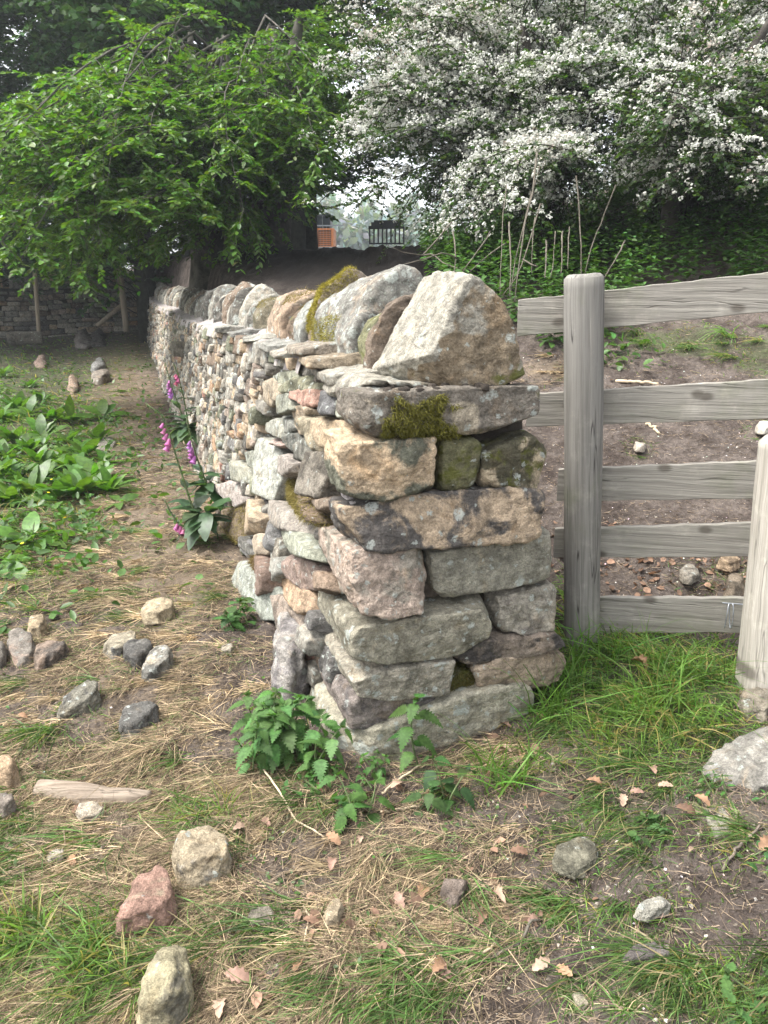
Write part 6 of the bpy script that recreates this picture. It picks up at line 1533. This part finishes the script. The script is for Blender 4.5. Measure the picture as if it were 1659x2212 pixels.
# brown leaf litter behind the lowest boards
P, px, py = ground_samples(14000, [(1450, 1230, 260, 60, .9), (1240, 1180, 80, 60, .8), (1200, 800, 110, 25, .7), (1080, 1620, 60, 40, .5), (1050, 1950, 200, 90, .10), (720, 2080, 200, 90, .12), (900, 1720, 200, 40, .2)])
n = len(P); D = rand_unit(n) * np.array([1, 1, .35]); Ls = rng.uniform(.018, .05, n); V, F, m = scatter(BEECH, BEECH_F, P + Z * .006, D, Z + rng.normal(size=(n, 3)) * .5, Ls, Ls * .7)
c = np.array([.20, .125, .085])[None] * rng.uniform(.45, 1.5, (n, 1)); tag(put("leaf_litter", V, F, M_DEAD, None, {"tint": np.repeat(c, m, 0)}), kind="stuff")
# low weeds and clover between the docks and along the far field
P, px, py = ground_samples(90000, [(20, 930, 260, 230, 1), (100, 760, 260, 60, .9), (250, 700, 160, 40, .9), (120, 1100, 160, 60, .9), (400, 1310, 120, 40, .25), (60, 1180, 160, 60, .4), (300, 880, 70, 50, .35), (1650, 480, 70, 100, .5), (20, 930, 300, 260, 1), (1320, 770, 80, 30, .6)], ymin=380)
k = clumped(P, 2.2, 71) > -.35; P = P[k]; n = len(P); hgt = rng.uniform(.0, .12, n) ** 1.2
D = norm(np.stack([rng.normal(size=n), rng.normal(size=n), rng.uniform(-.2, .9, n)], 1)); Ls = rng.uniform(.03, .085, n)
V, F, m = scatter(BEECH, BEECH_F, P + Z * hgt[:, None], D, Z + rng.normal(size=(n, 3)) * .5, Ls, Ls * rng.uniform(.4, .8, n))
tag(put("meadow_weeds", V, F, M_LEAF, None, {"tint": np.repeat(jit((.055, .115, .024), n, .35), m, 0)}), kind="stuff")
P, px, py = ground_samples(5000, [(250, 685, 110, 30, 1)], ymin=640)
n = len(P); Ls = rng.uniform(.06, .12, n); V, F, m = scatter(BEECH, BEECH_F, P + Z * rng.uniform(0, .9, (n, 1)) ** 1.3, norm(rng.normal(size=(n, 3))), Z + rng.normal(size=(n, 3)) * .5, Ls, Ls * .7)
tag(put("bramble_thicket", V, F, M_LEAFD, None, {"tint": np.repeat(jit((.035, .07, .025), n, .3), m, 0)}), kind="stuff")
P, px, py = ground_samples(60000, lambda x, y: .22 * blobs(x, y, STRAWB) * (y > 1000) + .15 * blobs(x, y, [(1300, 1950, 500, 300, 1)]))
cl = clumped(P, 3.0, 81); P = P[cl > .02]; n = len(P); Ls = rng.uniform(.006, .02, n)
V, F, m = scatter(BEECH, BEECH_F, P + Z * rng.uniform(0, .015, (n, 1)), norm(rng.normal(size=(n, 3)) * np.array([1, 1, .4])), Z + rng.normal(size=(n, 3)) * .4, Ls, Ls * .7)
tag(put("ground_cover", V, F, M_LEAF, None, {"tint": np.repeat(jit((.06, .115, .03), n, .35), m, 0)}), kind="stuff")
# buttercups: yellow dots
P, px, py = ground_samples(260, [(150, 1080, 170, 140, .5), (60, 960, 160, 120, .5), (250, 1280, 150, 90, .3)])
n = len(P); V, F, m = scatter(penta, [np.array([list(range(5))])], P + Z * rng.uniform(.08, .25, (n, 1)), rand_unit(n) * np.array([1, 1, .1]), Z + rng.normal(size=(n, 3)) * .4, np.full(n, .02), np.full(n, .02))
tag(put("buttercups", V, F, M_PETAL, None, {"tint": np.repeat(jit((.75, .55, .03), n, .1), m, 0)}), kind="stuff")

# ------------------------------------------------------------------ single dead leaves and sticks
OAK = []
for i in range(9):
    t = i / 8; w = (.30 * math.sin(math.pi * min(.97, t * .92 + .06)) ** .7) * (1.18 if i % 2 else .72)
    z = .16 * math.sin(t * 3.4) - .1
    OAK += [(t, w, z + .35 * w), (t, 0, z), (t, -w, z + .25 * w)]
OAK = np.array(OAK); OAK_F = [np.array([q for i in range(8) for q in ([i * 3, i * 3 + 1, i * 3 + 4, i * 3 + 3], [i * 3 + 1, i * 3 + 2, i * 3 + 5, i * 3 + 4])])]
DL = [(1395, 1475, .075, 1.0), (1075, 1565, .06, .2), (1078, 1615, .055, .4), (1060, 1625, .04, .2), (1130, 1630, .05, .3), (1105, 1650, .05, .2), (870, 1690, .06, .2), (705, 1705, .055, .2), (1300, 1710, .05, .5), (1400, 1665, .05, .3), (1345, 1745, .05, .3), (1500, 1780, .055, .4), (1530, 1765, .05, .3), (1360, 1720, .04, .1), (1420, 1705, .045, .1),
      (1140, 1860, .05, .15), (920, 1915, .06, .3), (870, 1975, .055, .1), (1065, 1940, .06, .6), (1045, 1975, .05, .2), (735, 1840, .055, .3), (720, 1865, .06, .2), (780, 1822, .04, .2), (1230, 1530, .035, .5), (960, 2085, .05, .2), (975, 2115, .06, .2), (1150, 2105, .05, .3), (690, 2010, .045, .1), (655, 2080, .05, .1), (540, 2130, .06, .2), (480, 2165, .06, .2), (700, 2150, .045, .1), (1640, 1850, .06, .2), (1160, 1985, .035, .1), (1495, 1840, .03, .1), (1380, 2090, .04, .1), (1200, 2100, .045, .1), (345, 1765, .04, .2), (215, 1715, .03, .6), (155, 1755, .045, .4), (160, 1875, .04, .1), (560, 1770, .05, .3), (530, 1790, .04, .2), (820, 1990, .04, .1), (60, 1560, .04, .3), (880, 1640, .06, .2), (1020, 1590, .045, .3), (1440, 1490, .04, .3), (1175, 1560, .045, .3)]
for i, (x, y, L, cur) in enumerate(DL):
    P = ghit(x, y)[0]; an = rng.uniform(0, 6.28); tm = OAK.copy(); tm[:, 2] *= (.5 + 1.6 * cur); tm[:, 2] += .25 * cur * np.abs(tm[:, 1]) * 3
    tm[:, 1] *= 1 - .35 * cur
    V, F, m = scatter(tm, OAK_F, P + Z * (.012 + .02 * cur), np.array([[math.cos(an), math.sin(an), .15 + .3 * cur]]), np.array([[rng.normal() * .25, rng.normal() * .25 - .2, 1.0]]), np.array([L]) * .92, np.array([L]) * rng.uniform(.7, 1.0))
    c = np.array([(.25, .15, .09), (.23, .145, .11), (.31, .22, .16), (.15, .09, .06)][i % 4]) * rng.uniform(.8, 1.15)
    if i == 0: g_, lab_ = None, "largest curled orange brown dead leaf standing in the grass below the fence"
    else: g_, lab_ = "dead leaves on the ground", "small brown dead leaf lying flat among grass and soil"
    tag(put("dead_leaf", V, F, M_DEAD, None, {"tint": np.tile(c, (len(V), 1))}, origin=P[0]), lab_, "dead leaf", g_)
def stick(label, pts, rad, mat=None, lift=.008):
    Q = np.array([ghit(*q)[0][0] + Z * lift for q in pts]); t = np.linspace(0, len(Q) - 1, 16)
    pl = np.stack([np.interp(t, range(len(Q)), Q[:, k]) for k in range(3)], 1) + rng.normal(size=(16, 3)) * rad * .35
    V, F = tubes(pl[None], np.linspace(rad, rad * .7, 16)[None], 7); tag(put("stick", V, F, mat or M_TWIG, None, origin=Q[0]), label, "stick")
M_PSTICK = simple_mat("pale_dry_stalk", (.42, .34, .235), .85, .15, 40, .3, .3, .003)
stick("pale broken stalk pointing up at the single tall nettle", [(825, 1706), (868, 1686), (907, 1666)], .004, M_PSTICK, .02)
stick("pale stalk lying level under the dark sprawling nettle", [(822, 1746), (865, 1742), (905, 1740)], .005, M_PSTICK)
stick("long dark bent twig on the bare soil", [(1022, 2092), (1080, 2060), (1120, 2040), (1145, 2005), (1168, 1985)], .0045, M_HBARK)
stick("long pale stem slanting down left of the low nettle", [(560, 1655), (600, 1720), (640, 1770), (700, 1810)], .0035, M_PSTICK, .02)
stick("short bleached stick near the bottom centre", [(1000, 2075), (1040, 2060), (1075, 2045)], .005, M_PSTICK)
stick("straight pale stem lying crosswise at the bottom", [(655, 2065), (668, 1990), (650, 1945)], .003, M_PSTICK)
stick("thin grey twig beside the thin pale flake", [(1560, 1880), (1590, 1845), (1640, 1800)], .004, M_TWIG, .012)
stick("broken branch on the soil bank behind the second board", [(1330, 823), (1370, 827), (1420, 832)], .012, M_PSTICK)
stick("bleached stick on the soil bank behind the fence", [(1395, 920), (1412, 933), (1425, 945)], .010, M_PSTICK)

# ------------------------------------------------------------------ beyond the bank: digger, barriers, wood
M_ORANGE = simple_mat("orange_paint", (.34, .115, .03), .5, .4, 8, .2, .1, .002)
M_STEELD = simple_mat("dark_steel", (.03, .032, .036), .5, .4, 10, .3, .1, .002)
M_GLASSD = simple_mat("dark_window", (.02, .025, .03), .15, .6, 3, .1, 0, .001)
M_GALV = simple_mat("grey_barrier_metal", (.22, .24, .26), .5, .5, 20, .2, .1, .001, .3)
YD = 38.0
def far(px, py, y=YD): 
    d = ray(px, py); return CP + d * (y / d[1])
def rect(mb, x0, y0, x1, y1, y=YD, dep=.3, back=0.0):
    a, b = far(x0, y0, y), far(x1, y1, y); c = (a + b) / 2 + np.array([0, back + dep / 2, 0])
    V, F = box_vf(c, np.array([abs(b[0] - a[0]) / 2, 0, 0]), np.array([0, dep / 2, 0]), np.array([0, 0, abs(a[2] - b[2]) / 2])); mb.add(V, F)
gz_ = far(690, 540); dg = thing("excavator", "orange excavator parked beyond the soil bank, partly hidden by the beech leaves", "excavator", (gz_[0], YD, float(terrain(gz_[0], YD))))
mb = MB(); rect(mb, 640, 507, 683, 530, dep=1.6); rect(mb, 683, 493, 722, 497, dep=1.6); rect(mb, 683, 531, 722, 535, dep=1.6); rect(mb, 683, 497, 687, 531, dep=1.6); rect(mb, 715, 497, 722, 531, dep=1.6); mb.put("body", M_ORANGE, dg, flat=True)
mb = MB(); rect(mb, 687, 497, 715, 531, dep=1.2, back=.18); mb.put("radiator_recess", M_STEELD, dg, flat=True)
mb = MB()
for q in range(7): rect(mb, 688, 500 + q * 4.4, 714, 502.2 + q * 4.4, dep=.12, back=.04)
mb.put("louvre_panel", M_ORANGE, dg, flat=True)
mb = MB(); rect(mb, 679, 463, 714, 466, dep=1.5); rect(mb, 679, 466, 681, 493, dep=1.5); rect(mb, 712, 466, 714, 493, dep=1.5); rect(mb, 695, 466, 697, 493, dep=.1); mb.put("cab", M_STEELD, dg, flat=True)
mb = MB(); rect(mb, 681, 466, 695, 493, dep=1.2, back=.1); rect(mb, 697, 466, 712, 493, dep=1.2, back=.1); mb.put("window", M_GLASSD, dg, flat=True)
mb = MB(); rect(mb, 640, 536, 722, 548, dep=1.7); mb.put("track", M_STEELD, dg, flat=True)
bf = thing("barrier_fence", "grey metal site barrier of thin bars beside the excavator", "barrier", tuple(far(730, 540, 36)))
mb = MB(); rect(mb, 676, 486, 742, 488.5, 36, .05); rect(mb, 676, 533, 742, 535.5, 36, .05); mb.put("frame", M_GALV, bf, flat=True)
mb = MB()
for q in range(9): rect(mb, 684 + q * 7, 488.5, 685.2 + q * 7, 533, 36, .03, .01)
mb.put("bars", M_GALV, bf, flat=True)
br = thing("slatted_barrier", "black barrier with arched top rail and upright bars against the bright sky", "barrier", tuple(far(830, 530, 26)))
mb = MB()
xs = np.linspace(796, 872, 14); top = 478 + 0 * xs; top[0] = 490; top[1] = 482
for q in range(13): rect(mb, xs[q], max(top[q], top[q + 1]) - 2 - .06 * (q), xs[q + 1], 495 - .1 * q, 26, .12)
mb.put("top_rail", M_STEELD, br, flat=True)
for q in range(9):
    mb = MB(); x_ = 797 + q * 9.2; rect(mb, x_, 491 - q * .2, x_ + 3.2, 528, 26, .08, .02); mb.put("bar", M_STEELD, br, flat=True)
mb = MB(); rect(mb, 797, 524, 872, 527, 26, .04, .12); mb.put("bottom_rail", M_STEELD, br, flat=True)
nw = 16000
px = rng.uniform(560, 960, nw); d_ = rng.uniform(70, 110, nw); hgt = 470 + 22 * np.sin(px / 13.0) + 14 * np.sin(px / 5.1) + np.where(px < 715, -40, 0) + np.where(px > 840, -10, 0)
py = hgt + (560 - hgt) * rng.random(nw); P = CP + ray(px, py) * d_[:, None]
V, F, m = scatter(SMALL, SMALL_F, P, rand_unit(nw), rand_unit(nw), rng.uniform(.5, 1.3, nw), rng.uniform(.4, 1.0, nw)); c = jit((.20, .24, .24), nw, .25)  # leaf tint paled to grey blue, distance haze put into the colour
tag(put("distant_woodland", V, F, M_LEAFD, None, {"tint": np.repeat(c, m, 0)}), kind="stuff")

# ------------------------------------------------------------------ air
mh, th_, oh = new_mat("haze_air")
pv = th_.nodes.new("ShaderNodeVolumePrincipled"); pv.inputs['Density'].default_value = .0017; pv.inputs['Color'].default_value = (.88, .95, 1.0, 1); pv.inputs['Anisotropy'].default_value = .3
lk(th_, pv.outputs[0], oh.inputs['Volume'])
V, F = box_vf(np.array([0, 90, 21.0]), np.array([175.0, 0, 0]), np.array([0, 140.0, 0]), np.array([0, 0, 24.0]))
tag(put("haze", V, F, mh, None, flat=True), kind="stuff")
